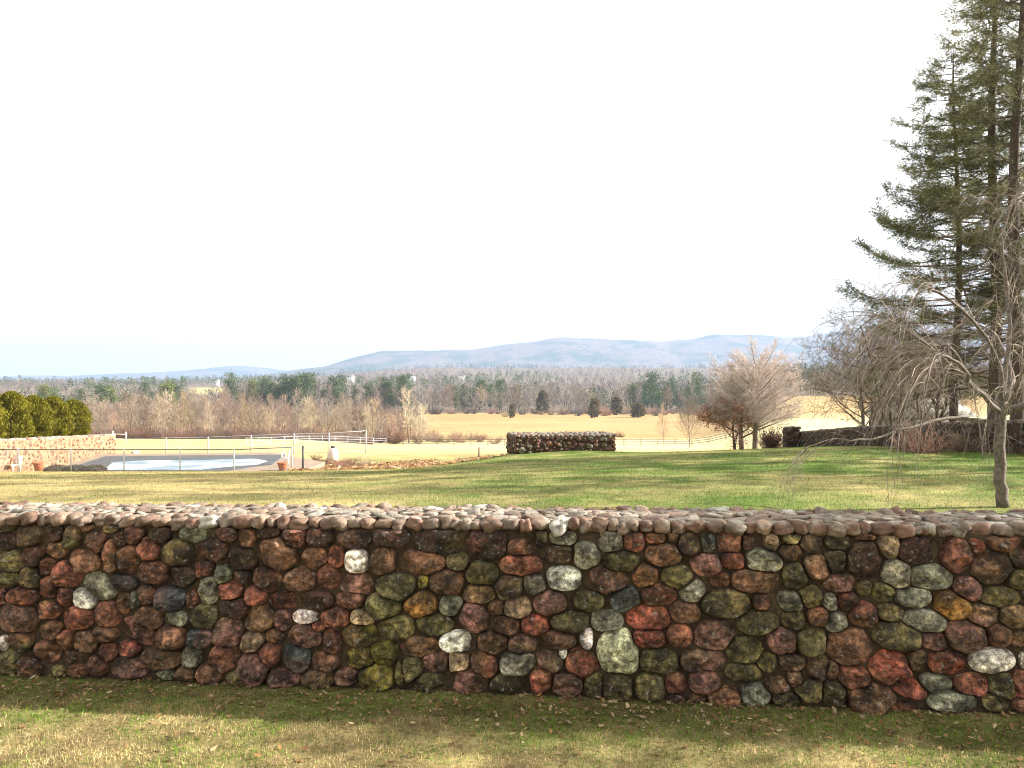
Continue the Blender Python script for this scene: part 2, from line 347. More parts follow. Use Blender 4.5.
# what the front of the near wall shows, tile by tile: x y w h turn colour (768 units to 200 photo pixels)
TILES = [
 (0, 500, "30 160 70 60 0 d;115 135 95 80 0 b;215 128 60 70 0 d;285 140 60 85 10 o;375 158 80 90 0 b;525 130 70 70 0 d;470 150 45 60 0 d;620 130 80 70 0 d;735 130 75 75 0 g;135 215 90 80 0 d;225 190 80 60 0 b;50 230 95 80 0 o;330 230 120 95 0 b;425 215 55 130 -10 b;495 232 85 110 0 b;575 185 80 90 0 r;690 205 120 100 0 o;190 248 60 65 0 r;40 305 80 60 0 o;125 295 85 80 0 o;260 285 110 100 0 r;195 335 60 85 0 r;590 275 135 80 0 d;385 330 135 85 35 g;475 315 110 65 0 k;330 375 95 65 25 w;255 365 60 80 0 r;100 365 120 70 0 r;15 370 40 60 0 r;660 375 110 90 0 k;565 365 80 75 0 b;525 380 50 70 0 g;705 290 100 80 0 d;740 380 40 70 0 b;75 450 150 110 10 p;200 415 80 70 0 r;305 450 115 80 0 r;415 440 90 110 0 r;575 450 110 90 20 b;680 455 90 55 0 g;480 395 50 80 0 b;540 500 150 75 25 p;660 525 105 95 0 b;755 450 40 60 0 o;15 550 35 60 0 w;85 540 90 80 0 o;205 500 75 70 0 b;265 535 70 75 30 r;330 545 105 80 0 b;410 510 90 65 0 b;500 565 90 55 0 R;425 580 60 80 0 r;625 605 150 80 0 b;740 600 70 80 0 g;750 520 50 65 0 k;185 580 95 85 0 b;290 600 100 55 0 b;380 635 80 80 0 r;505 640 150 75 0 p;310 650 80 55 0 r;40 620 90 85 0 o;120 635 95 75 0 b;225 655 60 40 0 o;640 668 65 40 0 g;720 660 80 50 0 b;430 112 70 30 0 o;330 105 70 30 0 b;20 105 80 30 0 o"),
 (200, 500, "10 120 50 50 0 g;105 130 90 55 0 d;180 145 65 85 0 b;260 122 95 50 0 d;365 140 90 85 0 d;465 140 100 75 0 d;595 143 130 70 0 d;730 145 130 70 0 d;50 190 120 85 0 d;165 225 115 90 0 d;300 205 150 130 0 b;440 222 95 75 0 b;525 215 55 85 0 r;603 235 88 90 0 w;705 232 95 100 0 b;20 262 80 70 0 r;90 285 70 80 0 g;165 290 80 50 0 d;260 300 105 90 30 b;390 300 110 85 0 b;495 293 80 95 0 r;605 322 130 75 0 p;735 325 110 80 0 o;35 340 70 120 0 g;115 345 100 70 0 r;222 360 80 80 0 r;330 385 130 60 0 r;455 383 120 70 0 d;577 380 105 65 0 b;705 405 125 95 0 o;30 445 80 95 0 g;135 415 110 80 0 d;405 448 95 48 0 w;525 452 110 80 0 r;630 447 95 60 0 t;238 450 110 95 0 b;322 455 60 85 0 p;115 505 110 110 0 p;455 488 50 40 0 r;408 520 130 80 0 p;290 518 70 55 0 b;205 540 100 75 -15 t;510 540 70 95 0 r;615 515 135 85 0 y;745 485 110 85 0 o;25 532 60 70 0 k;100 605 110 100 0 b;270 590 80 90 0 r;370 605 115 100 0 k;485 615 110 70 0 b;620 605 110 80 0 y;710 585 105 85 0 y;210 640 120 110 0 p;325 675 120 70 0 p;150 680 100 55 0 o;455 685 115 65 0 b;565 675 90 60 0 p;680 675 135 95 0 y;40 665 90 80 0 b;765 660 40 90 0 o"),
 (400, 510, "15 100 60 65 0 d;150 118 185 100 0 d;330 130 150 125 0 d;470 140 105 65 0 b;545 105 45 70 0 d;625 105 100 55 0 g;600 168 130 65 0 d;715 172 95 95 0 g;80 198 185 90 0 b;222 195 90 60 0 o;320 240 120 95 0 o;465 212 165 75 0 r;628 260 130 85 0 w;740 265 70 95 0 p;90 275 45 50 0 y;183 278 130 90 0 b;420 292 105 90 0 d;518 285 85 80 0 g;25 300 90 100 0 b;305 320 120 70 0 b;80 360 120 100 0 O;198 362 85 70 0 W;370 373 60 55 0 b;452 370 100 75 0 t;575 355 120 90 0 p;725 345 110 75 0 o;285 410 105 115 -30 p;135 437 145 75 0 o;20 450 75 80 0 b;400 440 120 65 0 b;520 440 105 70 0 R;655 425 150 80 0 o;750 425 40 60 0 g;225 500 135 75 0 w;80 525 150 75 0 b;355 510 110 90 0 b;470 512 105 65 0 p;605 500 130 65 0 p;715 490 50 80 0 w;700 585 120 100 25 R;575 575 105 75 0 p;140 580 110 75 0 p;225 580 85 75 0 t;325 585 110 95 30 r;455 585 145 85 0 g;65 595 55 55 0 o;10 620 60 110 0 o;115 660 145 75 0 o;265 655 140 90 0 p;425 670 145 90 0 o;540 645 85 100 0 R;645 668 110 90 0 p;745 670 70 100 0 o;625 550 35 35 0 w"),
 (600, 510, "40 120 95 75 0 g;130 118 75 80 0 r;212 103 75 50 0 r;280 100 40 45 0 b;340 130 80 80 0 d;415 125 50 80 0 k;500 125 100 75 0 b;565 125 50 60 0 d;655 118 52 70 0 t;735 105 70 50 0 o;240 170 130 80 0 b;85 200 140 80 0 o;405 208 110 80 0 p;510 192 90 60 0 r;625 193 135 85 10 g;735 160 90 60 0 b;45 270 130 80 0 p;172 247 90 90 0 r;297 255 115 85 0 o;460 265 70 60 0 b;600 272 185 90 0 b;745 255 90 100 0 o;95 337 110 90 -20 k;225 325 130 75 0 r;355 310 95 75 -40 g;485 360 185 100 0 o;615 350 65 60 0 b;735 345 100 75 0 g;185 410 165 85 0 R;325 390 115 75 0 b;600 427 155 85 0 o;745 425 95 70 0 o;40 420 95 75 0 w;70 540 150 165 0 W;185 492 130 70 0 R;305 480 95 80 0 r;440 478 150 110 -15 p;555 530 140 95 0 o;700 495 110 95 0 p;225 575 150 85 0 o;395 575 175 80 0 p;730 577 100 65 0 p;640 580 80 70 0 o;550 620 130 70 0 o;65 675 120 100 0 o;190 670 110 95 0 o;290 665 80 80 0 r;400 660 115 85 0 p;675 670 90 65 0 b;745 645 50 65 0 p;595 705 110 85 0 g;475 715 120 75 0 b;715 720 100 60 0 o;375 725 65 40 0 b;808 130 90 70 0 d;835 215 110 90 12 b;800 330 95 80 0 o;838 408 95 75 -10 r;806 500 125 95 0 o;842 600 90 85 15 p;806 690 125 85 0 o"),
 (824, 520, "50 85 110 50 0 o;155 55 90 40 0 r;240 95 75 85 0 t;360 115 160 95 0 d;505 135 110 125 25 r;580 100 60 55 0 R;690 85 120 70 0 r;155 150 125 135 0 d;40 160 90 90 0 d;275 205 110 105 15 g;405 215 165 90 0 g;640 185 135 120 -20 b;745 140 60 85 0 d;750 225 110 75 0 o;60 238 120 65 0 p;545 262 95 85 0 p;665 290 140 75 0 o;150 258 60 60 0 o;222 273 85 70 0 o;340 295 140 70 0 g;485 325 135 100 20 O;18 315 50 70 0 g;90 310 70 70 0 r;610 360 110 80 0 p;730 370 110 85 0 o;145 358 100 85 0 r;250 352 95 65 0 o;380 385 160 80 0 g;40 387 85 75 0 g;275 440 185 110 10 o;540 447 155 110 15 p;420 462 100 65 0 p;668 440 85 80 0 b;745 455 70 60 0 b;95 480 165 135 0 b;640 537 165 90 0 w;350 535 75 85 0 b;475 545 140 85 0 R;255 565 150 130 0 R;765 540 30 60 0 w;110 600 110 85 0 r;420 625 115 70 0 g;565 628 135 75 0 R;685 632 100 100 0 o;745 630 70 110 0 r;20 575 60 75 0 b;30 660 90 90 0 o;175 680 170 110 0 r;325 640 150 70 20 R;300 715 110 40 0 r;490 695 180 70 0 g;660 700 90 60 0 o;750 705 50 50 0 b"),
]

def fill_stones(st, L0, L1, H0, H1, size, asp=1.3, tries=9000, keys='ddrrbbbpppooogkwRt'):
    """add stones (u v w h turn colour) at random wherever the face is still bare"""
    R_ = np.random.default_rng(len(st) + int(size * 1000))
    A = np.array([s[:4] for s in st], float).reshape(-1, 4)
    cols = []; extra = []
    for k in range(tries):
        f = .55 + .75 * R_.random() * (1 - k / tries) ** .7
        w = size * f * R_.uniform(.9, 1.5) * asp / 1.2; h = size * f * R_.uniform(.75, 1.1)
        u = R_.uniform(L0, L1); v = R_.uniform(H0 + h * .3, max(H1 - h * .35, H0 + h * .31))
        if len(A):
            dx = np.abs(A[:, 0] - u) / ((A[:, 2] + w) * .5); dy = np.abs(A[:, 1] - v) / ((A[:, 3] + h) * .5)
            if (dx ** 2.6 + dy ** 2.6).min() < .80: continue
        A = np.concatenate([A, [[u, v, w, h]]]); extra.append((u, v, w, h, R_.normal(0, 7), keys[R_.integers(len(keys))]))
    return st + extra

def stones(mb, st, O, U, V, Nn, L0, L1, H0, H1, nseg=36, depth=.055, gap=.006, cmul=1.0, seed=1, h1fn=None, maxr=1.11):
    """rounded, faceted stones packed against each other on the plane O + u U + v V, bulging along Nn"""
    R_ = np.random.default_rng(seed)
    A = np.array([s[:5] for s in st], float); n = len(A)
    th = np.arange(nseg) / nseg * 2 * math.pi; cs = np.cos(th); sn = np.sin(th)
    qs = np.array([.0, .16, .3, .43, .55, .66, .76, .84, .91, .96, .99, 1.0]) if nseg > 20 else np.array([.0, .4, .7, .9, 1.0])
    a = np.radians(-A[:, 4]); ca, sa = np.cos(a), np.sin(a)
    P = 2.35
    def metric(i, du, dv):
        lx = (du * ca[i] + dv * sa[i]) / (A[i, 2] * .5); ly = (-du * sa[i] + dv * ca[i]) / (A[i, 3] * .5)
        return (np.abs(lx) ** P + np.abs(ly) ** P) ** (1 / P)
    ts = np.linspace(.12, maxr, 26)
    for i in range(n):
        u0, v0, w, h = A[i, :4]
        lx = (cs * ca[i] + sn * sa[i]) / (w * .5); ly = (-cs * sa[i] + sn * ca[i]) / (h * .5)
        re = 1 / (np.abs(lx) ** P + np.abs(ly) ** P) ** (1 / P)           # own outline
        rr = re[:, None] * ts[None]
        uu = u0 + rr * cs[:, None]; vv = v0 + rr * sn[:, None]
        own = np.broadcast_to(ts[None], rr.shape)
        near = np.where((np.abs(A[:, 0] - u0) < (A[:, 2] + w) * .85) & (np.abs(A[:, 1] - v0) < (A[:, 3] + h) * .85))[0]
        ok = np.ones(rr.shape, bool)
        for j in near:
            if j != i: ok &= metric(j, uu - A[j, 0], vv - A[j, 1]) > own * (1 + .0 * j)
        top = H1 if h1fn is None else h1fn(u0)
        ok &= (vv > H0 - .02) & (vv < top) & (uu > L0) & (uu < L1)
        k = np.where(ok.all(1), len(ts) - 1, np.argmin(ok, 1) - 1); k = np.maximum(k, 0)
        R0 = re * ts[k] - gap
        Rm = R0.copy()
        for _ in range(3 if nseg > 20 else 1): Rm = np.minimum(.25 * np.roll(Rm, 1) + .5 * Rm + .25 * np.roll(Rm, -1), R0 + .004)
        Rm = np.maximum(Rm, .008)
        ph = R_.uniform(0, 6.28, 6); am = R_.normal(0, 1, 3)
        Rm = Rm * (1 + .035 * np.sin(3 * th + ph[0]) * am[0] * .6 + .02 * np.sin(5 * th + ph[1]) * am[1] * .6 - .01)
        D = depth * R_.uniform(.65, 1.25) * min(1.15, (min(w, h) / .12) ** .6)
        r = qs[:, None] * Rm[None]; x = r * cs; y = r * sn
        pw = R_.uniform(2.3, 3.8)
        z = D * (1 - qs ** pw)[:, None] ** .52 * np.ones_like(x)
        for _ in range(R_.integers(3, 7)):                                 # flat worn facets
            ang = R_.uniform(0, 6.28); sl = R_.uniform(.15, .85); d0 = D * R_.uniform(.58, .95) + sl * min(w, h) * R_.uniform(.02, .16)
            fz = d0 - sl * (x * math.cos(ang) + y * math.sin(ang)); kk = .0025
            z = -kk * np.log(np.exp(-np.clip(z / kk, -60, 60)) + np.exp(-np.clip(fz / kk, -60, 60)))
        f1 = 2.2 * math.pi / max(w, .03)
        z = z + .0055 * np.sin(x * f1 + ph[2] + 1.3 * np.sin(y * f1 * 1.4 + ph[3])) * np.sin(y * f1 * 1.2 + ph[4]) * (1 - qs ** 4)[:, None] * (depth / .055)
        if nseg > 20:
            gx = u0 + x + i * 3.7; gy = v0 + y + i * 1.9
            z = z + ((fbm(gx * 28, gy * 28, 201, 3) - .5) * .030 + (fbm(gx * 95, gy * 95, 207, 2) - .5) * .010) * (1 - qs ** 9)[:, None] * (depth / .055)
        tx, ty = R_.normal(0, .13, 2); z = z + (tx * x + ty * y)
        z[-1] = np.minimum(z[-1], 0.0) - .02
        z[-2] = np.maximum(z[-2], .0)
        pts = (np.asarray(O)[None, None] + (u0 + x)[..., None] * U + (v0 + y)[..., None] * V + z[..., None] * Nn)
        m = len(qs); i0 = np.arange(m - 1)[:, None] * nseg; jj = np.arange(nseg)[None]; kk2 = (jj + 1) % nseg
        q = np.stack([i0 + jj, i0 + kk2, i0 + nseg + kk2, i0 + nseg + jj], -1).reshape(-1, 4)[:, ::-1]
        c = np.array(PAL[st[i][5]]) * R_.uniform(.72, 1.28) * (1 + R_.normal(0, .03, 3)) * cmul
        mo = sstep(.9, 3.2, u0) * .75 + .12 if nseg > 40 else .3
        two = np.clip(.5 + 1.1 * np.sin((x * math.cos(ph[5]) + y * math.sin(ph[5])) * f1 * .55 + ph[0]), 0, 1).reshape(-1, 1)
        c2 = np.array(PAL['o' if R_.random() < mo else R_.choice(list('dbrrp'))]) * cmul * (1 if R_.random() < .5 else .45)
        amt = .10 if st[i][5] in 'wWgt' else .45
        sp = fbm((u0 + x) * 60 + i, (v0 + y) * 60, 231, 3).reshape(-1, 1); sp2 = fbm((u0 + x) * 17 + i * 3, (v0 + y) * 17, 235, 3).reshape(-1, 1)
        cc = c[None] * (1 - amt * two) + c2[None] * amt * two
        cc = cc * (1 + 1.5 * (sp - .5)) * np.clip(1 + 2.4 * (sp2 - .47), .4, 1.8)
        mb.add(pts.reshape(-1, 3), q, c=cc)

def boulder(mb, c, ax, r, col, n=14, m=9, R_=rng, p=2.6, rough=.1):
    """one squarish rounded stone; ax = 3 unit vectors, r = 3 half sizes"""
    th = np.arange(n) / n * 2 * math.pi; phv = np.linspace(-math.pi / 2, math.pi / 2, m)
    T, Pp = np.meshgrid(th, phv)
    d = np.stack([np.cos(Pp) * np.cos(T), np.cos(Pp) * np.sin(T), np.sin(Pp)], -1)
    d = d / ((np.abs(d) ** p).sum(-1, keepdims=True) ** (1 / p))
    a = R_.normal(0, 1.6, (3, 3)); ph = R_.uniform(0, 6.28, 3)
    s = 1 + rough * sum(np.sin(d @ a[k] * 1.3 + ph[k]) for k in range(3)) * .6
    s = s + rough * .45 * sum(np.sin(d @ (a[k] * 3.4 + 1.0) + 2 * ph[k]) for k in range(3)) * .5
    d = d * s[..., None] * np.asarray(r)
    v = np.asarray(c) + d @ np.asarray(ax)
    i0 = np.arange(m - 1)[:, None] * n; j = np.arange(n)[None]; k = (j + 1) % n
    q = np.stack([i0 + j, i0 + k, i0 + n + k, i0 + n + j], -1).reshape(-1, 4)
    mb.add(v.reshape(-1, 3), q, c=col)

def rotax(U, W, up, roll=0., yaw=0., pitch=0.):
    A = np.array([U, W, up], float)
    def R(k, t):
        c, s = math.cos(t), math.sin(t); M = np.eye(3); i, j = [(1, 2), (0, 2), (0, 1)][k]; M[i, i] = c; M[j, j] = c; M[i, j] = -s; M[j, i] = s; return M
    return (R(0, pitch) @ R(1, roll) @ R(2, yaw)) @ A

CP = [(.18, .10, .07), (.22, .145, .105), (.15, .075, .052), (.26, .20, .15), (.28, .25, .20), (.12, .07, .055), (.21, .19, .16), (.16, .145, .125), (.24, .22, .19)]
def near_wall():
    U = np.array([WU[0], WU[1], 0]); Nn = np.array([WN[0], WN[1], 0]); V = np.array([0, 0, 1.])
    O = np.array([WA[0], WA[1], 0.]); L0, L1 = -2.6, 8.6; TH = .42
    t = thing('stone_wall', 'low fieldstone wall of rounded red, brown and grey stones crossing the whole foreground', 'wall', O)
    st = []
    for X0, Y0, s in TILES:
        for item in s.split(';'):
            x, y, w, h, a, k = item.split(); x, y, w, h, a = map(float, (x, y, w, h, a))
            px, py = X0 + x / 3.84, Y0 + y / 3.84
            if X0 == 600 and px > 822: continue
            d = np.array([(px - 512) / F, 1.0, -(py - 384) / F])
            lam = np.dot(O - np.array([0, 0, EYE]), Nn) / np.dot(d, Nn)
            P3 = np.array([0, 0, EYE]) + lam * d
            u = float(np.dot(P3 - O, U)); v = P3[2]; sc = lam / F / 3.84
            if v > .86: continue
            w, h = w * sc * 1.03, h * sc * 1.05
            if X0 and x < 75:                                   # a stone cut by the tile border was already noted in the tile before
                m_ = [i for i, q in enumerate(st) if abs(q[0] - u) < .115 and abs(q[1] - v) < .055 and q[6] > 690 and q[7] == X0]
                if m_:
                    q = st[m_[0]]; l_ = min(q[0] - q[2] / 2, u - w / 2); r_ = max(q[0] + q[2] / 2, u + w / 2); ww = min(r_ - l_, .24)
                    st[m_[0]] = ((l_ + r_) / 2, (q[1] + v) / 2, ww, max(q[3], h), q[4], q[5], 0, 0); continue
            st.append((u, v, w, h, a, k, x, {0: 200, 200: 400, 400: 600}.get(X0, 0)))
    st = fill_stones(st, L0, L1, -.02, .85, .125, tries=30000)
    top = lambda u: .832 + .006 * u
    Z = np.zeros(3)
    mb = MB(); stones(mb, st, Z, U, V, Nn, L0, L1, -.04, .87, nseg=48, depth=.078, gap=.002, cmul=1.12, seed=3, h1fn=top)
    obj('facing', mb, M_stone, t, True)
    # the face towards the lawn
    bs = fill_stones([], -L1, -L0, 0, .84, .13, tries=6000)
    mb = MB(); stones(mb, bs, Z - Nn * TH, -U, V, -Nn, -L1, -L0, -.04, .87, nseg=18, depth=.05, gap=.006, seed=4)
    obj('back_facing', mb, M_stone, t, True)
    # mortar core: a lumpy slab
    us = np.linspace(L0, L1, 420); prof = [(-.008, -.25), (-.008, .2), (-.008, .45), (-.008, .7), (-.008, .835), (-.03, .860), (-.12, .871), (-.21, .875), (-.3, .871), (-TH + .03, .860), (-TH + .004, .83), (-TH, .4), (-TH, -.25)]
    v = []
    for n_, z_ in prof:
        jit = .006 * (fbm(us * 14, np.full_like(us, z_ * 9), 61) - .5) * 2
        v.append(us[:, None] * U + (n_ + jit)[:, None] * Nn + (z_ + .0065 * us * (z_ > .8))[:, None] * V)
    v = np.array(v); m, k = v.shape[:2]
    i = (np.arange(m - 1)[:, None] * k + np.arange(k - 1)[None]).ravel()
    tp = sstep(.838, .86, np.repeat([z_ for n_, z_ in prof], k))[:, None]; mb = MB(); mb.add(v.reshape(-1, 3), np.stack([i, i + 1, i + k + 1, i + k], 1)[:, ::-1], c=1 - tp + tp * np.array([5.6, 5.3, 5.4])); obj('mortar_core', mb, M_mortar, t, True)
    # coping: a front lip of fist-sized stones, then courses laid across the top
    mb = MB(); R_ = np.random.default_rng(12)
    rows = [(-.010, .855, .029, 1), (-.060, .866, .014, 0), (-.118, .871, .013, 0), (-.176, .874, .013, 0), (-.234, .874, .013, 0), (-.292, .871, .013, 0), (-.350, .866, .014, 0), (-TH + .004, .855, .029, 1)]
    for ri, (n_, z_, hz, lip) in enumerate(rows):
        u = L0
        while u < L1:
            w = R_.uniform(.024, .056) if lip else R_.uniform(.024, .060)
            u += w
            lean = -.25 * sstep(1.9, .3, u) if lip else -.08 * sstep(2.4, .4, u)
            ax = rotax(U, -Nn, V, roll=float(lean) + R_.normal(0, .14), yaw=R_.normal(0, .3), pitch=R_.normal(0, .12))
            col = (.55 * np.array(CP[R_.integers(len(CP))]) + .45 * np.array([.215, .175, .135])) * R_.uniform(.75, 1.2)
            if lip: col = col * (.80, .68, .62)
            if R_.random() < .03: col = np.array((.36, .34, .29))
            cz = z_ + .0065 * u + R_.normal(0, .0035)
            dep = R_.uniform(.036, .056) if lip else R_.uniform(.03, .042)
            boulder(mb, u * U + (n_ + R_.normal(0, .010)) * Nn + cz * V, ax, (w * 1.02, dep, hz * R_.uniform(.8, 1.2)), col, R_=R_, n=22, m=15, rough=.17, p=3.3)
            u += w * 1.0
    obj('coping', mb, M_cope, t, True)
near_wall()

def small_wall(name, label, O, U2, length, hfn, thick, size, cmul=1.0, seed=1, nseg=12, left_end=True, depth=.05, base=-.25, cope=True, copecol=1.0, keys='ddrrbbbpppooogkwRt', mort=1.0):
    """a mortared fieldstone wall from O along U2; its front faces to the right-hand side of U2"""
    U = np.array([U2[0], U2[1], 0.]); U /= np.linalg.norm(U); Nn = np.array([U[1], -U[0], 0]); V = np.array([0, 0, 1.])
    t = thing(name, label, 'wall', O); Z = np.zeros(3)
    base_ = base if callable(base) else (lambda u: base)
    hmax = max(hfn(u) for u in np.linspace(0, length, 12)); hmin_ = min(base_(u) for u in np.linspace(0, length, 12))
    st = fill_stones([], 0, length, hmin_, hmax, size, tries=int(length * (hmax - hmin_) / size ** 2 * 9), keys=keys)
    st = [s for s in st if s[1] + s[3] * .3 < hfn(s[0])]
    mb = MB(); stones(mb, st, Z, U, V, Nn, 0, length, hmin_, hmax, nseg=nseg, depth=depth, gap=.012, cmul=cmul, seed=seed, h1fn=lambda u: hfn(u) - .03)
    e = fill_stones([], 0, thick, hmin_, hmax, size, tries=900, keys=keys)
    for (O2, UU, NN, uu) in ((-Nn * thick, Nn, -U, 0), (U * length, -Nn, U, length)):
        ee = [s for s in e if s[1] + s[3] * .3 < hfn(uu)]
        if ee: stones(mb, ee, O2, UU, V, NN, 0, thick, hmin_, hmax, nseg=nseg, depth=depth, gap=.012, cmul=cmul, seed=seed + 1, h1fn=lambda u: hfn(uu) - .03)
    obj('facing', mb, M_stone, t, True)
    us = np.linspace(0, length, max(4, int(length * 3)))
    hh = np.array([hfn(u) for u in us]); bb = np.array([base_(u) - .1 for u in us])
    pr = [us[:, None] * U + bb[:, None] * V, us[:, None] * U + (hh - .03)[:, None] * V, us[:, None] * U - thick * Nn + (hh - .03)[:, None] * V, us[:, None] * U - thick * Nn + bb[:, None] * V]
    v = np.array(pr); k = len(us)
    q = np.concatenate([np.stack([j * k + np.arange(k - 1), j * k + np.arange(k - 1) + 1, (j + 1) * k + np.arange(k - 1) + 1, (j + 1) * k + np.arange(k - 1)], 1) for j in range(3)])
    ends = [(0, k, 2 * k, 3 * k), (k - 1, 4 * k - 1, 3 * k - 1, 2 * k - 1)]
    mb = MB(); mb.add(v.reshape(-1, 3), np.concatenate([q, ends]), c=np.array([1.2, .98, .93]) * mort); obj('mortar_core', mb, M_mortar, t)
    if cope:
        mb = MB(); R_ = np.random.default_rng(seed + 9); nr = max(2, int(round(thick / (size * 1.1))))
        for r_ in range(nr):
            n_ = -thick * (r_ + .5) / nr; u = 0
            while u < length:
                w = R_.uniform(.4, .7) * size; u += w
                ax = rotax(U, -Nn, V, roll=R_.normal(0, .1), yaw=R_.normal(0, .15))
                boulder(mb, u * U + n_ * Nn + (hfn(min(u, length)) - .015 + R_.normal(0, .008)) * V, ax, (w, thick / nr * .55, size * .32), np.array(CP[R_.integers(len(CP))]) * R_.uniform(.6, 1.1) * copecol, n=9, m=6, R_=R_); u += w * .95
        obj('coping', mb, M_cope, t, True)
    return t
# low free-standing block in the middle of the lawn's far edge
th = rad(11)
p0 = at(516, 455, 34.0)
zb = gz(p0[0], p0[1])
small_wall('stone_block', 'short free-standing block of dark fieldstone with flat top on the lawn edge', (p0[0], p0[1], p0[2]), (math.cos(th), math.sin(th)), 4.42, lambda u: .80, 2.1, .21, cmul=.95, seed=21, mort=.5, keys='ddbbppoorrg', nseg=22, depth=.05, base=lambda u: gz(p0[0] + u * math.cos(th), p0[1] + u * math.sin(th)) - p0[2], copecol=.95)
# dark boundary wall on the right
wa = np.array([14.35, 40.0]); wb = np.array([13.0, 19.5]); wl = float(np.linalg.norm(wb - wa)); wd = (wb - wa) / wl
ob = at(797, 450, 40)
tt = lambda u: gz(wa[0] + wd[0] * u, wa[1] + wd[1] * u) - ob[2]
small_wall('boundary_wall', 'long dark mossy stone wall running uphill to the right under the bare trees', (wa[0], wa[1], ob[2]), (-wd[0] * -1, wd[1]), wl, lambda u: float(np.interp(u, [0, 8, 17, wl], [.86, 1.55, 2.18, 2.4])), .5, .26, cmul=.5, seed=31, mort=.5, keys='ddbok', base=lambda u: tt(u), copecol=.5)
pp = at(791, 450, 39.6)
small_wall('stone_pier', 'square dark stone pier at the low end of the boundary wall', (pp[0] - .3, pp[1] - .3, pp[2]), (1, 0), .62, lambda u: 1.12, .6, .24, cmul=.5, seed=41, mort=.5, keys='ddbok', copecol=.5)
# sunlit retaining wall beside the pool
rb = gz(-25.4, 45)
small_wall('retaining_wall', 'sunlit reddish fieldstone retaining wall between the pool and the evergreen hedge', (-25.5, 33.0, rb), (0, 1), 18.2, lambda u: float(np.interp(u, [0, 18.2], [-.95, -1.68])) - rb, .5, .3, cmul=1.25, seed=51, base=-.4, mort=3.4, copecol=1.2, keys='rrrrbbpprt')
mb = MB(); us = np.linspace(33, 51.0, 20); xs = [-25.98, -30, -45, -70]
v = np.array([[(x, y, np.interp(y, [33, 51.2], [-1.0, -1.72]) + .05 * (i > 0) ) for y in us] for i, x in enumerate(xs)]); k = len(us)
q = np.concatenate([np.stack([j * k + np.arange(k - 1), j * k + np.arange(k - 1) + 1, (j + 1) * k + np.arange(k - 1) + 1, (j + 1) * k + np.arange(k - 1)], 1) for j in range(3)])
mb.add(v.reshape(-1, 3), q[:, ::-1], c=(.24, .2, .09))
sk = np.array([[(x, 51.0, -1.67), (x, 52.5, -4)] for x in xs]).reshape(-1, 3)
mb.add(sk, [(0, 2, 3, 1), (2, 4, 5, 3), (4, 6, 7, 5)], c=(.24, .2, .09))
struct(obj('terrace', mb, M_ground))

# ------------------------------------------------------------------ tree growing
def grow(out, p, d, L, r, lvl, P, R_):
    n = P['steps'][lvl]; pts = [p]; d = unit(d); q = np.array(p, float)
    dirs = [d]
    for k in range(n):
        d = unit(d + R_.normal(0, P['wob'][lvl], 3) + np.array([0, 0, P['up'][lvl]]))
        q = q + d * L / n; pts.append(q); dirs.append(d)
    rr = r * (1 - np.linspace(0, 1, n + 1) * (1 - P['taper'][lvl]))
    out.append((np.array(pts), rr, lvl))
    if lvl + 1 >= len(P['steps']): return
    kids = P['kids'][lvl]; kids = max(1, int(round(kids * R_.uniform(.8, 1.2))))
    az = R_.uniform(0, 6.28)
    for c in range(kids):
        t = P['t0'][lvl] + (1 - P['t0'][lvl]) * (c + R_.random()) / kids
        f = t * n; i = min(int(f), n - 1); pp_ = pts[i] + (pts[i + 1] - pts[i]) * (f - i); dd = dirs[i + 1]
        az += 2.4 + R_.normal(0, .5)
        a = unit(np.cross(dd, [0.3, .5, .8])); b = np.cross(dd, a); side = a * math.cos(az) + b * math.sin(az)
        ang = P['ang'][lvl] + R_.normal(0, .15) - P.get('close', [.0] * 6)[lvl] * t
        cd = dd * math.cos(ang) + side * math.sin(ang)
        cl = L * P['ratio'][lvl] * R_.uniform(.75, 1.2) * (1 - P['short'][lvl] * (t - P['t0'][lvl]) / (1 - P['t0'][lvl] + 1e-6))
        cr = min(P['rr'][lvl] * np.interp(t, [0, 1], [rr[0], rr[-1]]), .9 * rr[i] if lvl == 0 else 1e9)
        grow(out, pp_, cd, cl, max(cr, P['rmin']), lvl + 1, P, R_)
def split_paths(paths, lim, tcol, ccol, n0=8, R_=rng):
    """trunk mesh (levels up to lim) and crown mesh (finer twigs)"""
    a, b = MB(), MB()
    P0, P1, r0, r1 = [], [], [], []
    for pts, rr, lv in paths:
        if lv <= lim: a.tube(pts, rr, n0 if lv == 0 else max(4, n0 - 3), tcol, cap=False)
        else: P0.append(pts[:-1]); P1.append(pts[1:]); r0.append(rr[:-1]); r1.append(rr[1:])
    if P0:
        P0 = np.concatenate(P0); P1 = np.concatenate(P1); m = len(P0)
        c = np.asarray(ccol)[None] * (.75 + .5 * R_.random((m, 1))) if np.ndim(ccol) == 1 else ccol
        b.segs(P0, P1, np.concatenate(r0), np.concatenate(r1), c)
    return a, b
def tree(name, label, cat, loc, a, b, mt, mc, rz=0, group=None, sc=1., crown='crown'):
    t = thing(name, label, cat, loc, rz, group, sc); obj('trunk', a, mt, t, True); obj(crown, b, mc, t); return t

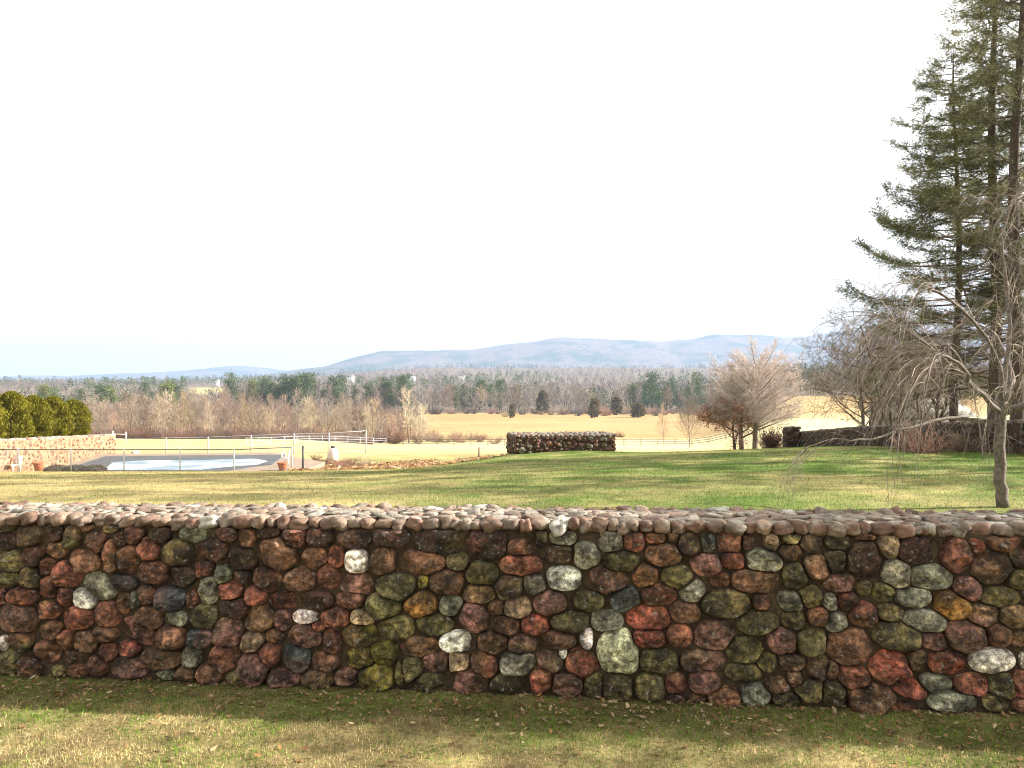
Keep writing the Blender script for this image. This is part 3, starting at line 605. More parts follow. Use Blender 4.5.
# ------------------------------------------------------------------ pale bare tree and its copper-leaved neighbour
R1 = np.random.default_rng(101)
PB = dict(steps=[9, 7, 5, 4, 3], wob=[.03, .09, .12, .15, .2], up=[.06, .022, .05, .05, .03], taper=[.25, .2, .25, .4, .5],
          kids=[27, 11, 7, 4], t0=[.22, .18, .15, .1], ang=[1.35, .75, .7, .6], close=[.5, .2, .1, 0, 0], ratio=[.68, .46, .48, .6], short=[.55, .45, .4, .3], rr=[.42, .5, .55, .6], rmin=.0065)
paths = []; zz = np.linspace(0, 4.7, 12); paths.append((np.stack([.02 * zz, .03 * np.sin(zz), zz], 1), .15 * (1 - zz / 5.1) ** .8 + .006, 0))
PD = dict(PB, steps=[9, 8, 5, 4, 3])
for k in range(64):                                                   # boughs reaching a rounded crown
    f = (k + .5) / 64; el = math.asin(-.42 + 1.40 * f); az = k * 2.39996 + R1.normal(0, .2)
    tip = np.array([math.cos(az) * math.cos(el) * 2.55, math.sin(az) * math.cos(el) * 2.4, 3.15 + math.sin(el) * 2.75]) * R1.uniform(.86, 1.02)
    z0 = np.interp(el, [-.5, 0, 1.4], [1.15, 1.9, 4.2]) + R1.normal(0, .15); p_0 = np.array([.02 * z0, 0, z0]); m_ = p_0 + (tip - p_0) * .45 + np.array([0, 0, .12 + .1 * abs(tip[0])])
    t_ = np.linspace(0, 1, 9)[:, None]; P_ = (1 - t_) ** 2 * p_0 + 2 * t_ * (1 - t_) * m_ + t_ ** 2 * tip + np.cumsum(R1.normal(0, .018, (9, 3)), 0) * t_; r_ = np.linspace(.032, .009, 9) * R1.uniform(.7, 1.1); paths.append((P_, r_, 1))
    L_ = np.linalg.norm(tip - p_0)
    for c_ in range(14):
        q_ = .22 + .78 * (c_ + R1.random()) / 14; i_ = min(int(q_ * 8), 7); d_ = unit(P_[i_ + 1] - P_[i_]); sd_ = unit(np.cross(d_, R1.normal(0, 1, 3)))
        grow(paths, P_[i_] + (P_[i_ + 1] - P_[i_]) * (q_ * 8 - i_), d_ * .75 + sd_ * .62 + (0, 0, .12), L_ * .36 * (1.15 - .55 * q_) * R1.uniform(.7, 1.15), .0085, 2, PD, R1)
a, b = split_paths(paths, 1, (.42, .36, .31), (.47, .40, .36), R_=R1)
loc = at(755, 448, 45); loc[2] = gz(loc[0], loc[1]) - .08
TREE = tree('bare_tree', 'pale bare tree with a round crown of fine twigs on a small mound', 'tree', loc, a, b, M_barkpale, M_twig, sc=1.10)
PC = dict(PB, kids=[15, 9, 6, 4], t0=[.2, .2, .15, .1], ang=[1.4, .8, .7, .6], up=[.05, .02, .02, .02, .0], ratio=[.85, .48, .5, .6])
paths = []; grow(paths, np.zeros(3), np.array([-.03, 0, 1.]), 3.6, .17, 0, PC, R1)
paths2 = []; grow(paths2, np.array([-.35, .1, 0]), np.array([-.12, 0, 1.]), 2.4, .11, 0, dict(PC, kids=[6, 5, 4, 2], up=[.05, .06, .04, .02, 0], ang=[.8, .7, .6, .6]), R1)
a, b = split_paths(paths + paths2, 1, (.06, .045, .035), (.36, .26, .20), R_=R1)
lv = MB(); tips = np.concatenate([p[-2:] for p, r, l in paths if l >= 2])
tips = tips[R1.random(len(tips)) < np.clip(1.3 - np.abs(tips[:, 2] - 1.7) * .6, 0, .95) * sstep(.7, -.8, tips[:, 0])]
tips = np.repeat(tips, 3, 0) + R1.normal(0, .08, (len(tips) * 3, 3))
lv.quads(tips, R1.normal(0, 1, tips.shape) + (0, 0, -.4), .06, .12, np.array([.36, .17, .08]) * (.6 + .8 * R1.random((len(tips), 1))))
loc = at(742, 448, 46.5); loc[2] = gz(loc[0], loc[1]) - .08
t = tree('copper_tree', 'dark-stemmed twin-trunked tree keeping copper leaves on its low left boughs', 'tree', loc, a, b, M_bark, M_twig)
obj('leaves', lv, M_leaf, t)

# ------------------------------------------------------------------ generic bushes and woodland prototypes
def bush_mesh(n, h, w, col, R_, lean=.5, sub=5, rad0=.012):
    b = MB(); P0, P1, r0, r1 = [], [], [], []
    for k in range(n):
        az = R_.uniform(0, 6.28); sp = R_.random() ** .6
        d = unit([math.cos(az) * sp * w / h * lean * 2, math.sin(az) * sp * w / h * lean * 2, 1.0])
        L = h * R_.uniform(.65, 1.05) * (1 - .3 * sp); p = np.array([math.cos(az), math.sin(az), 0]) * R_.random() * w * .22
        q = p
        for s_ in range(3):
            d = unit(d + R_.normal(0, .16, 3)); e = q + d * L / 3; P0.append(q); P1.append(e); r0.append(rad0 * (1 - s_ * .25)); r1.append(rad0 * (.75 - s_ * .25))
            for m_ in range(sub):
                f = R_.random(); s0 = q + (e - q) * f; dd = unit(d + R_.normal(0, .6, 3)); l2 = L * R_.uniform(.12, .3)
                P0.append(s0); P1.append(s0 + dd * l2); r0.append(rad0 * .5); r1.append(rad0 * .25)
            q = e
    m = len(P0); b.segs(np.array(P0), np.array(P1), np.array(r0), np.array(r1), np.asarray(col)[None] * (.7 + .6 * R_.random((m, 1)))); return b
def far_tree_proto(h, spread, tcol, ccol, R_, kids=(13, 7, 5), fat=1.0, t0=.25, up=.08):
    P = dict(steps=[6, 4, 3, 2], wob=[.04, .1, .14, .2], up=[.05, up, .05, .03], taper=[.3, .25, .4, .5], kids=list(kids), t0=[t0, .15, .1],
             ang=[.9, .75, .7], close=[.4, .2, .1, 0], ratio=[spread, .5, .55], short=[.45, .4, .3], rr=[.45, .5, .6], rmin=.02 * fat)
    paths = []; grow(paths, np.zeros(3), np.array([R_.normal(0, .04), 0, 1.]), h, h * .016, 0, P, R_)
    return split_paths(paths, 0, tcol, ccol, 6, R_)
R2 = np.random.default_rng(202)
TAN = (.30, .205, .145)
GRP = 'bare trees of the thicket beyond the pool'
protos = []
for k in range(6):
    col = [(.28, .21, .145), (.235, .175, .13), (.34, .27, .175), (.26, .19, .15), (.22, .17, .13), (.31, .225, .16)][k]
    a, b = far_tree_proto(R2.uniform(7.0, 8.6), R2.uniform(.42, .6), np.array(col) * .8, col, R2, kids=(16, 8, 5), fat=1.25, t0=.08, up=.14)
    protos.append((a.mesh('trunk', True), b.mesh('crown')))
def proto_tree(name, label, cat, k, loc, sc, group, store=protos, mt=None, mc=None, names=('trunk', 'crown')):
    t = thing(name, label, cat, loc, R2.uniform(0, 6.28), group); t.scale = sc if hasattr(sc, '__len__') else (sc,) * 3
    for nm, me, mm in zip(names, store[k], (mt or M_barkpale, mc or M_twig)): link(nm, me, mm, t)
    return t
# thicket behind the pool (individual trees)
for k in range(120):
    px = 80 + 345 * (k + R2.random()) / 120; Y = R2.uniform(150, 235)
    top = np.interp(px, [84, 120, 200, 300, 360, 434], [404, 402, 401, 405, 407, 416]) + np.abs(R2.normal(0, 7)) - 3
    x = (px - 512) / F * Y; z = gz(x, Y); h = EYE - (top - 384) / F * Y - z
    k_ = R2.integers(6); sc = h / 8.4
    proto_tree('thicket_tree', 'bare tan tree standing in the thicket between the pool and the golden field', 'tree', int(k_), (x, Y, z), (sc * 1.15, sc * 1.15, sc), GRP)
# pale birch-like tree
a, b = far_tree_proto(10, .42, (.55, .48, .36), (.52, .42, .27), R2, kids=(11, 6, 4), fat=1.7, t0=.3, up=.16)
p = at(409, 425, 170); p[2] = gz(p[0], p[1])
tree('birch_tree', 'tall cream-coloured bare tree standing alone above the brush at the field edge', 'tree', p, a, b, M_barkpale, M_twig)
# brush line
bushes = [bush_mesh(40, 2.6, 3.4, c, R2, rad0=.028) for c in ((.14, .085, .06), (.22, .12, .09), (.24, .17, .11), (.11, .075, .06))]
bush_me = [b.mesh('stems') for b in bushes]
def bush(label, px, Y, k, sc, group=None, name='bare_bush'):
    x = (px - 512) / F * Y; t = thing(name, label, 'bush', (x, Y, gz(x, Y) - .05), R2.uniform(0, 6.28), group); t.scale = sc if hasattr(sc, '__len__') else (sc,) * 3
    link('stems', bush_me[k], M_twig, t); return t
for k in range(70):
    px = R2.uniform(86, 420); bush('tan leafless brush filling the foot of the thicket beyond the pool', px, R2.uniform(153, 215), int(R2.choice([1, 2, 2, 0])), R2.uniform(.9, 1.7), 'tan brush at the foot of the thicket')
for k in range(56):
    px = 112 + 262 * (k + R2.random()) / 56
    bush('dark leafless shrub in the low hedge line behind the pool fences', px, R2.uniform(141, 152), int(R2.choice([0, 3, 0, 1])), R2.uniform(.75, 1.1), 'dark shrubs along the fence behind the pool')
for k in range(26):
    px = R2.uniform(375, 500); Y = R2.uniform(165, 215)
    bush('reddish leafless bush at the near edge of the golden field', px, Y, int(R2.choice([1, 1, 2])), R2.uniform(.8, 1.35) * np.interp(px, [375, 440, 500], [1.2, 1.15, .7]), 'reddish bushes at the near edge of the golden field')
for k in range(16):
    px = R2.uniform(500, 640); bush('small dry bush in a sparse row across the golden field', px, R2.uniform(225, 250), int(R2.choice([1, 2])), R2.uniform(.5, 1.0), 'small bushes across the golden field')
for k in range(70):
    px = R2.uniform(232, 770); bush('low dry bush along the far margin of the golden field', px, 500 - 60 * R2.random() ** 2.5, int(R2.choice([1, 2, 3])), R2.uniform(1.2, 3.0), 'low bushes along the far margin of the golden field')
# two small bare trees right of the stone block
for px, py0, py1, Y, lab, k in ((664, 443, 411, 120, 'small slim bare tree beside the field fence, left of a wider one', 0), (690, 443, 406, 112, 'small vase-shaped grey bare tree beside the field fence, near the copper tree', 4)):
    p = at(px, py0, Y); z = gz(p[0], Y); h = EYE - (py1 - 384) / F * Y - z
    proto_tree('young_tree', lab, 'tree', k, (p[0], Y, z), (h / 8.4 * (.7 if k == 0 else 1.0),) * 2 + (h / 8.4,), None)
# evergreens
def pine_mesh(h, R_, col=(.055, .085, .035), cl=16, w=.30, per=70, low=.3):
    a = MB(); a.tube(np.array([(0, 0, 0), (.05, 0, h * .5), (0, .03, h * .97)]), [h * .016, h * .011, h * .003], 6, (.1, .07, .05))
    b = MB()
    for k in range(cl):
        t = low + (1 - low) * (k + R_.random()) / cl; az = R_.uniform(0, 6.28); R0 = w * h * (1 - (t - low) / (1 - low) * .8) * R_.uniform(.2, .8)
        c = np.array([math.cos(az) * R0, math.sin(az) * R0, t * h]); s = h * R_.uniform(.06, .11)
        pts = c + R_.normal(0, 1, (per, 3)) * (s, s, s * .5)
        b.quads(pts, R_.normal(0, 1, (per, 3)) + (0, 0, .5), h * .03, h * .06, np.array(col) * (.6 + .8 * R_.random((per, 1))))
        a.tube(np.array([(0, 0, max(.1, t - .06) * h), c]), [h * .005, h * .002], 4, (.1, .07, .05))
    return a, b
pines = []
for k in range(4):
    a, b = pine_mesh(14, R2, [(.10, .125, .045), (.085, .115, .05), (.125, .135, .05), (.075, .10, .04)][k], cl=17, w=R2.uniform(.18, .28), per=60, low=.12); pines.append((a.mesh('trunk', True), b.mesh('crown')))
def cone_mesh(h, w, col, R_, n=1500, sz=.11, pw=1.0):
    a = MB(); a.tube(np.array([(0, 0, 0), (0, 0, h * .8)]), [h * .02, h * .006], 6, (.1, .07, .05)); b = MB()
    t = R_.random(n) ** .85; az = R_.uniform(0, 6.28, n)
    r = w * np.sin(np.clip(t * .86 + .14, 0, 1) ** pw * math.pi) ** .7 * (1 - t * .25) * np.sqrt(R_.uniform(.3, 1, n)) * (1 + .18 * np.sin(az * 3 + t * 7) + .12 * np.sin(az * 5 - t * 11))
    c = np.stack([np.cos(az) * r, np.sin(az) * r, t * h], 1); d = np.stack([np.cos(az) * .7, np.sin(az) * .7, .9 + 0 * az], 1) + R_.normal(0, .4, (n, 3))
    b.quads(c, d, h * sz * .55, h * sz, np.array(col) * (.6 + .8 * R_.random((n, 1)))); return a, b
a, b = cone_mesh(4, .72, (.15, .12, .07), R2, 300, .21); cedars = [(a.mesh('trunk', True), b.mesh('crown'))]
for px, py0, py1, Y, wd_, lab in ((512, 414.5, 405, 430, 1.0, 'dark pointed cedar at the left end of a row on the golden field'), (543, 409, 392.5, 500, 1.2, 'taller green cedar against the woods at the golden field edge'),
                             (594.5, 414, 400, 430, 1.25, 'brownish rounded cedar standing alone on the golden field'), (616.5, 408, 399, 480, 1.5, 'dark squat cedar at the far edge of the golden field'),
                             (638, 413, 405, 440, 2.4, 'broad dark leaning shrub on the golden field margin'), (357, 430, 413, 165, 1.0, 'brownish olive cedar in the thicket by the fence corner')):
    p = at(px, py0, Y); z = gz(p[0], Y); h = EYE - (py1 - 384) / F * Y - z
    proto_tree('cedar', lab, 'tree', 0, (p[0], Y, z), (h / 4 * wd_, h / 4 * wd_, h / 4), None, cedars, M_bark, M_needle)
def pine_at(px, top, Y, label, group):
    x = (px - 512) / F * Y; z = gz(x, Y); h = EYE - (top - 384) / F * Y - z; s = h / 14
    proto_tree('pine_tree', label, 'tree', int(R2.integers(4)), (x, Y, z), (s * R2.uniform(.8, 1.15),) * 2 + (s,), group, pines, M_bark, M_needle)
for k in range(26): pine_at(R2.uniform(228, 312), R2.uniform(373, 391), R2.uniform(520, 600), 'green pine in the clump left of the middle of the far woods', 'pines of the clump left of the middle')
for k in range(18): pine_at(R2.uniform(318, 405), R2.uniform(373, 393), R2.uniform(520, 620), 'green pine in the clump above the fence corner in the far woods', 'pines above the fence corner')
for k in range(13): pine_at(R2.uniform(632, 696), R2.uniform(369, 394), R2.uniform(530, 600), 'green pine rising from the far woods left of the copper tree', 'pines left of the copper tree')
for k in range(24): pine_at(R2.uniform(24, 182), R2.uniform(381, 396), R2.uniform(430, 560), 'green pine in the far woods above the hedge and retaining wall', 'pines above the hedge')
for k in range(10): pine_at(R2.uniform(440, 520), R2.uniform(380, 390), R2.uniform(530, 640), 'green pine scattered in the far woods above the stone block', 'pines above the stone block')
# front rank of the far woods
protosB = []
for k in range(5):
    col = [(.25, .18, .14), (.21, .16, .13), (.27, .20, .15), (.19, .145, .125), (.23, .17, .12)][k]
    a, b = far_tree_proto(15, R2.uniform(.36, .48), np.array(col) * .8, col, R2, kids=(12, 6, 4), fat=3.4, t0=.22); protosB.append((a.mesh('trunk', True), b.mesh('crown')))
for k in range(110):
    px = 225 + 560 * (k + R2.random()) / 110; Y = R2.uniform(503, 575); x = (px - 512) / F * Y; s = .5 + .6 * R2.random() ** .8
    proto_tree('woodland_tree', 'bare greyish tree in the front rank of woods behind the golden field', 'tree', int(R2.integers(5)), (x, Y, gz(x, Y)), (s * 1.15, s * 1.15, s), 'bare trees at the edge of the far woods', protosB)
for k in range(34):
    px = R2.uniform(775, 1010); Y = R2.uniform(374, 430); x = (px - 512) / F * Y; s = R2.uniform(.55, .85)
    proto_tree('woodland_tree', 'bare grey tree in the woods above the golden slope on the right', 'tree', int(R2.integers(5)), (x, Y, gz(x, Y)), (s * 1.2, s * 1.2, s), 'bare trees above the golden slope', protosB)

# the far woods: thousands of trees reading as one mass
def far_woods():
    R_ = np.random.default_rng(303)
    def scatter(n, y0, y1):
        Y = y0 * (y1 / y0) ** R_.random(n); q = R_.uniform(-.72, .72, n); return q * Y, Y
    x, y = scatter(9000, 515, 4200); q = x / y
    clear = (np.abs(q + .378) < .030) & (y > 760) & (y < 1180)
    keep = ~clear & ~((q > .3) & (y < 380)); x, y = x[keep], y[keep]
    x2, y2 = scatter(900, 380, 520); k2 = (x2 / y2 > .32) | (x2 / y2 < -.36); x = np.concatenate([x, x2[k2]]); y = np.concatenate([y, y2[k2]])
    z = terrain(x, y); n = len(x); h = (6.5 + 10.5 * R_.random(n) ** 1.3) * np.interp(y, [380, 600], [.75, 1]); q_ = x / y; ever = fbm(x / 130 + 40, y / 300, 77) + R_.normal(0, .08, n) >  (.53 + .05 * (q_ > .02))
    mb = MB(); me_ = MB()
    bi = np.where(~ever)[0]; k = 34
    c = np.repeat(np.stack([x, y, z], 1)[bi], k, 0); hh = np.repeat(h[bi], k); m = len(c)
    t = R_.random(m); az = R_.uniform(0, 6.28, m); sp = hh * .26 * np.sin(np.clip(t * .75 + .2, 0, 1) * math.pi) ** .8 * R_.random(m) ** .5
    base = c + np.stack([np.cos(az) * sp, np.sin(az) * sp, hh * (.16 + .62 * t)], 1)
    d = np.stack([np.cos(az) * .45, np.sin(az) * .45, 1 + 0 * az], 1) + R_.normal(0, .3, (m, 3))
    tint = np.array([(.24, .19, .14), (.19, .16, .13), (.28, .225, .155), (.21, .165, .125)])[R_.integers(0, 4, len(bi))] * R_.uniform(.75, 1.25, (len(bi), 1))
    mb.tris(base, d, hh * .030, hh * .22, np.repeat(tint, k, 0) * R_.uniform(.75, 1.25, (m, 1)))
    tb = np.stack([x, y, z], 1)[bi]; mb.segs(tb, tb + np.stack([0 * h[bi], 0 * h[bi], h[bi] * .8], 1), h[bi] * .012, h[bi] * .004, tint * .8)
    ei = np.where(ever)[0]; k = 60
    c = np.repeat(np.stack([x, y, z], 1)[ei], k, 0); hh = np.repeat(h[ei] * 1.12, k); m = len(c)
    t = R_.random(m) ** .8; az = R_.uniform(0, 6.28, m); sp = hh * .24 * (1 - t) ** .7 * R_.random(m) ** .5
    base = c + np.stack([np.cos(az) * sp, np.sin(az) * sp, hh * (.12 + .82 * t)], 1)
    tint = np.array([(.09, .12, .045), (.075, .105, .045), (.12, .13, .05)])[R_.integers(0, 3, len(ei))]
    me_.quads(base, np.stack([np.cos(az), np.sin(az), .2 + 0 * az], 1) + R_.normal(0, .3, (m, 3)), hh * .06, hh * .12, np.repeat(tint, k, 0) * R_.uniform(.6, 1.3, (m, 1)))
    tag(obj('bare_woods', mb, M_twig), 'grey brown leafless woods filling the valley below the hills', 'woods', kind='stuff')
    tag(obj('evergreen_woods', me_, M_needle), 'dark evergreens scattered through the leafless valley woods', 'woods', kind='stuff')
far_woods()

# ------------------------------------------------------------------ hills
def mat_hill():
    m, nt, out = newmat('hill_forest'); v = objvec(nt)
    n1 = noise(nt, .004, 6, .65, v); n2 = noise(nt, .03, 5, .7, v)
    c = mixc(nt, (.15, .115, .09), (.045, .065, .035), maprange(nt, n1, .48, .58, 0, 1))
    c = mixc(nt, c, maprange(nt, n2, .3, .7, .6, 1.4), 1.0, 'MULTIPLY')
    bsdf(nt, out, c, .95, .1, n2, 1.0, 12); return m
M_hill = mat_hill()
def hill(Y0, depth, px, py, seed, rough):
    n = 260; m = 44
    xs_px = np.linspace(min(px), max(px), n); top = np.interp(xs_px, px, py)
    top = top - rough * (fbm(xs_px * .045, np.zeros(n), seed) - .5) * 2
    v = []
    for j in range(m):
        t = j / (m - 1); Y = Y0 - depth * .55 + depth * 1.2 * t
        X = (xs_px - 512) / F * Y0
        zt = EYE - (top - 384) / F * Y0
        prof = math.sin(min(t / .46, 1) * math.pi / 2) ** 1.35 if t < .46 else 1 - ((t - .46) / .54) ** 2
        z = 20 + (zt - 20) * prof + 26 * (fbm(X / 420, np.full(n, Y / 420), seed + 3) - .5) * (t < .42) * math.sin(t / .42 * math.pi if t < .42 else 0)
        v.append(np.stack([X, np.full(n, Y), z - 45 * (t in (0, 1))], 1))
    v = np.array(v).reshape(-1, 3); i = (np.arange(m - 1)[:, None] * n + np.arange(n - 1)[None]).ravel()
    mb = MB(); mb.add(v, np.stack([i, i + 1, i + n + 1, i + n], 1)); struct(obj('hills', mb, M_hill, smooth=True))
hill(6000, 2600, [285, 335, 365, 386, 430, 480, 505, 530, 550, 565, 580, 605, 656, 690, 712, 740, 770, 800, 830, 880, 940, 1080, 1250], [374, 365.5, 356, 351, 351, 349, 345, 342, 339, 338, 338, 340, 342, 339, 335, 335, 337, 338, 332, 331, 336, 340, 352], 91, 1.2)
hill(8600, 1800, [-250, -60, 40, 110, 160, 200, 225, 240, 255, 275, 310, 420, 700], [379, 378, 376, 374, 372, 370, 367, 366, 367, 370, 373, 373, 374], 95, 1.2)

# ------------------------------------------------------------------ evergreen hedge of arborvitae
arb = []
M_hedge = mat_attr('hedge_foliage', var=.4, scale=3, transl=.25)
for k in range(3):
    Ra = np.random.default_rng(400 + k); n = 9000
    a = MB(); a.tube(np.array([(0, 0, 0), (0, 0, 2.0)]), [.07, .03], 6, (.1, .07, .05)); b = MB()
    t = Ra.random(n); az = Ra.uniform(0, 6.28, n)
    prof = np.interp(t, [0, .12, .35, .6, .8, .92, 1], [.74, .9, 1.0, .92, .70, .46, .08])
    lump = 1 + .12 * np.sin(az * 4 + t * 9 + k) + .10 * np.sin(az * 7 - t * 14) + .35 * (fbm(az * 3, t * 9, 400 + k) - .5)
    r = .93 * prof * lump * np.sqrt(Ra.uniform(.55, 1.05, n))
    c = np.stack([np.cos(az) * r, np.sin(az) * r, t * 2.75], 1); d = np.stack([np.cos(az) * .55, np.sin(az) * .55, 1 + 0 * az], 1) + Ra.normal(0, .3, (n, 3))
    b.quads(c, d, .07, .16, np.array([.175, .160, .022]) * (.45 + 1.0 * Ra.random((n, 1))))
    arb.append((a.mesh('trunk', True), b.mesh('foliage')))
labs = ['dense yellow-green arborvitae cut by the left edge of the photo', 'bushy arborvitae at the near end of the hedge above the retaining wall', 'second arborvitae in view, between two broader ones above the retaining wall', 'broad arborvitae next to the far end of the hedge', 'arborvitae at the far right end of the hedge, in front of the bare thicket']
for k, (px, top) in enumerate(((-17, 396), (11, 392), (33, 396), (53, 397), (73, 400))):
    Y = -27.4 / ((px - 512) / F); z = float(np.interp(Y, [33, 51.2], [-1.0, -1.72])); h = EYE - (top - 384) / F * Y - z
    proto_tree('arborvitae', labs[k], 'shrub', k % 3, (-27.4, Y, z), (1.0, 1.0, h / 2.8), 'arborvitae hedge above the retaining wall', arb, M_bark, M_hedge, ('trunk', 'foliage'))

# ------------------------------------------------------------------ tall evergreens on the right
def conifer(name, label, loc, H, Lmax, seed, low=.14, dens=1.0, lean=0.):
    R_ = np.random.default_rng(seed); tr = MB(); cr = MB(); need = MB()
    zs = np.linspace(0, H, 16); px_ = lean * zs + .12 * np.sin(zs * .5 + seed); tr.tube(np.stack([px_, .08 * np.sin(zs * .4), zs], 1), .15 * (1 - zs / H) ** .8 * (H / 15) + .012, 9, (.1, .07, .05))
    nb = int(H * 8.5 * dens); P0, P1, r0, r1 = [], [], [], []; NP, ND = [], []
    az = 0
    for k in range(nb):
        t = low * .55 + (1 - low * .55) * (k + R_.random()) / nb; z = t * H * .985; az += 2.39996 + R_.normal(0, .4)
        L = (Lmax * (1 - t) ** .6 * R_.uniform(.45, 1.1) * (.55 + .9 * float(vnoise(t * 11 + seed, math.sin(az) * 1.6 + 3 * seed, seed))) + .25); L = min(L, Lmax * .80 * (1 - t) ** .5); dead = t < low + .12 * R_.random()
        if R_.random() < .17: continue
        x0 = np.array([np.interp(z, zs, px_), 0, z]); d = np.array([math.cos(az), math.sin(az), .22 - .38 * (1 - t) + R_.normal(0, .16)])
        n = 7; q = x0; pts = [q]
        for s_ in range(n):
            d = unit(d + np.array([0, 0, -.05 + .045 * s_]) + R_.normal(0, .05, 3)); q = q + d * L / n; pts.append(q)
        pts = np.array(pts); rr = (.012 + .009 * L) * np.linspace(1, .15, n + 1)
        P0.append(pts[:-1]); P1.append(pts[1:]); r0.append(rr[:-1]); r1.append(rr[1:])
        ns = int(L * 9) + 3
        for s_ in range(ns):
            f = R_.uniform(.22 if not dead else .1, 1.0); i = min(int(f * n), n - 1); b0 = pts[i] + (pts[i + 1] - pts[i]) * (f * n - i); dd = unit(pts[i + 1] - pts[i])
            sd = unit(np.cross(dd, (0, 0, 1))) * (1 if s_ % 2 else -1)
            tw = unit(dd * R_.uniform(.4, 1.0) + sd * R_.uniform(.5, 1.0) + np.array([0, 0, R_.normal(-.08, .22)])); l2 = L * R_.uniform(.10, .24) * (1.25 - f * .55) + .08
            e = b0 + tw * l2; P0.append(b0[None]); P1.append(e[None]); r0.append(np.array([.006])); r1.append(np.array([.003]))
            if dead and R_.random() < .88: continue
            m = int(8 + l2 * 58); ff = R_.random((m, 1)) ** .8
            NP.append(b0 + (e - b0) * ff + R_.normal(0, .045, (m, 3)) * (1, 1, 1.3)); ND.append(tw + R_.normal(0, .55, (m, 3)) + (0, 0, -.05))
    P0 = np.concatenate(P0); cr.segs(P0, np.concatenate(P1), np.concatenate(r0), np.concatenate(r1), np.array([.13, .095, .07]) * (.7 + .6 * R_.random((len(P0), 1))))
    NP = np.concatenate(NP); ND = np.concatenate(ND)
    need.quads(NP, ND, .026, .095, np.array([.165, .165, .075]) * (.5 + 1.0 * R_.random((len(NP), 1))))
    t_ = thing(name, label, 'tree', loc, 0, 'tall evergreens on the right'); obj('trunk', tr, M_bark, t_, True); obj('branches', cr, M_twig, t_); obj('needles', need, M_needle, t_)
    return t_
for px, Y, H, Lm, sd, lean, lab in ((957, 27, 13.6, 5.7, 11, -.004, 'shortest of the tall evergreens, leaning its ragged crown over the bare trees'), (994, 25.2, 18.6, 4.0, 12, .0, 'tall ragged evergreen with a bare straight trunk, between two others'),
                              (1014, 23.6, 19.5, 3.6, 13, .012, 'tall thin-crowned evergreen at the right edge behind the weeping tree')):
    x = (px - 512) / F * Y; conifer('evergreen_tree', lab, (x, Y, gz(x, Y) - .1), H, Lm, sd, low=.26 if sd == 11 else .26, lean=lean, dens=1.55 if sd == 11 else 1.15)

for px, Y, H, Lm, sd, lab in ((1190, 20.5, 17.5, 4.2, 14, 'tall evergreen outside the right of the photo, nearest the weeping tree'), (1260, 29.0, 18, 4.4, 15, 'tall evergreen outside the right of the photo, farthest back'), (1400, 16.0, 15, 4.0, 16, 'tall evergreen outside the right of the photo, farthest right')):
    x = (px - 512) / F * Y; conifer('evergreen_tree', lab, (x, Y, gz(x, Y) - .1), H, Lm, sd, low=.2, dens=.9)
# multi-stemmed bare trees behind the boundary wall
R3 = np.random.default_rng(505)
PM = dict(steps=[7, 6, 5, 4, 3], wob=[.06, .12, .14, .18, .2], up=[.03, .03, .02, .02, .02], taper=[.3, .25, .3, .4, .5], kids=[12, 8, 6, 4], t0=[.22, .15, .1, .1],
          ang=[1.0, .8, .7, .6], close=[.3, .1, .0, 0, 0], ratio=[.62, .5, .5, .6], short=[.4, .4, .3, .3], rr=[.45, .5, .55, .6], rmin=.007)
for px, Y, H, lab, n_st in ((868, 41.5, 6.4, 'spreading multi-stemmed bare tree behind the boundary wall, nearer the stone pier', 4), (897, 36.5, 7.2, 'dark multi-stemmed bare tree behind the boundary wall, nearer the tall evergreens', 4), (930, 33.0, 6.6, 'bare scrubby tree tangled among the evergreen trunks behind the wall', 3)):
    paths = []
    for s_ in range(n_st):
        az = s_ * 6.28 / n_st + R3.random(); sp = R3.uniform(.12, .45)
        grow(paths, np.array([math.cos(az) * .15, math.sin(az) * .15, 0]), np.array([math.cos(az) * sp, math.sin(az) * sp, 1]), H * R3.uniform(.6, .9), .10, 0, PM, R3)
    a, b = split_paths(paths, 1, (.09, .065, .05), (.16, .115, .085), R_=R3)
    x = (px - 512) / F * Y
    tree('scrub_tree', lab, 'tree', (x, Y, gz(x, Y) - .1), a, b, M_bark, M_twig)
# tangled undergrowth at the foot of the evergreens
for k in range(24):
    px = 900 + 160 * (k + R3.random()) / 24; Y = R3.uniform(22.0, 25.0); x = (px - 512) / F * Y
    me = bush_me[int(R3.choice([0, 1, 3, 2]))]
    t = thing('brush_bush', 'tangled brown leafless brush under the tall evergreens', 'bush', (x, Y, gz(x, Y) - .05), R3.uniform(0, 6.28), 'brown brush under the tall evergreens'); s = R3.uniform(.2, .46); t.scale = (s, s, s * R3.uniform(.7, 1.25))
    link('stems', me, M_twig, t)
for k in range(11):
    px = 312 + 54 * (k + R3.random()) / 11; Y = R3.uniform(44, 50); x = (px - 512) / F * Y
    t = thing('dry_bush', 'small dry pinkish bush around the pale tank by the pool', 'bush', (x, Y, gz(x, Y) - .03), R3.uniform(0, 6.28), 'dry bushes around the pale tank'); s = R3.uniform(.16, .28); t.scale = (s, s, s)
    link('stems', bush_me[int(R3.choice([1, 2]))], M_twig, t)
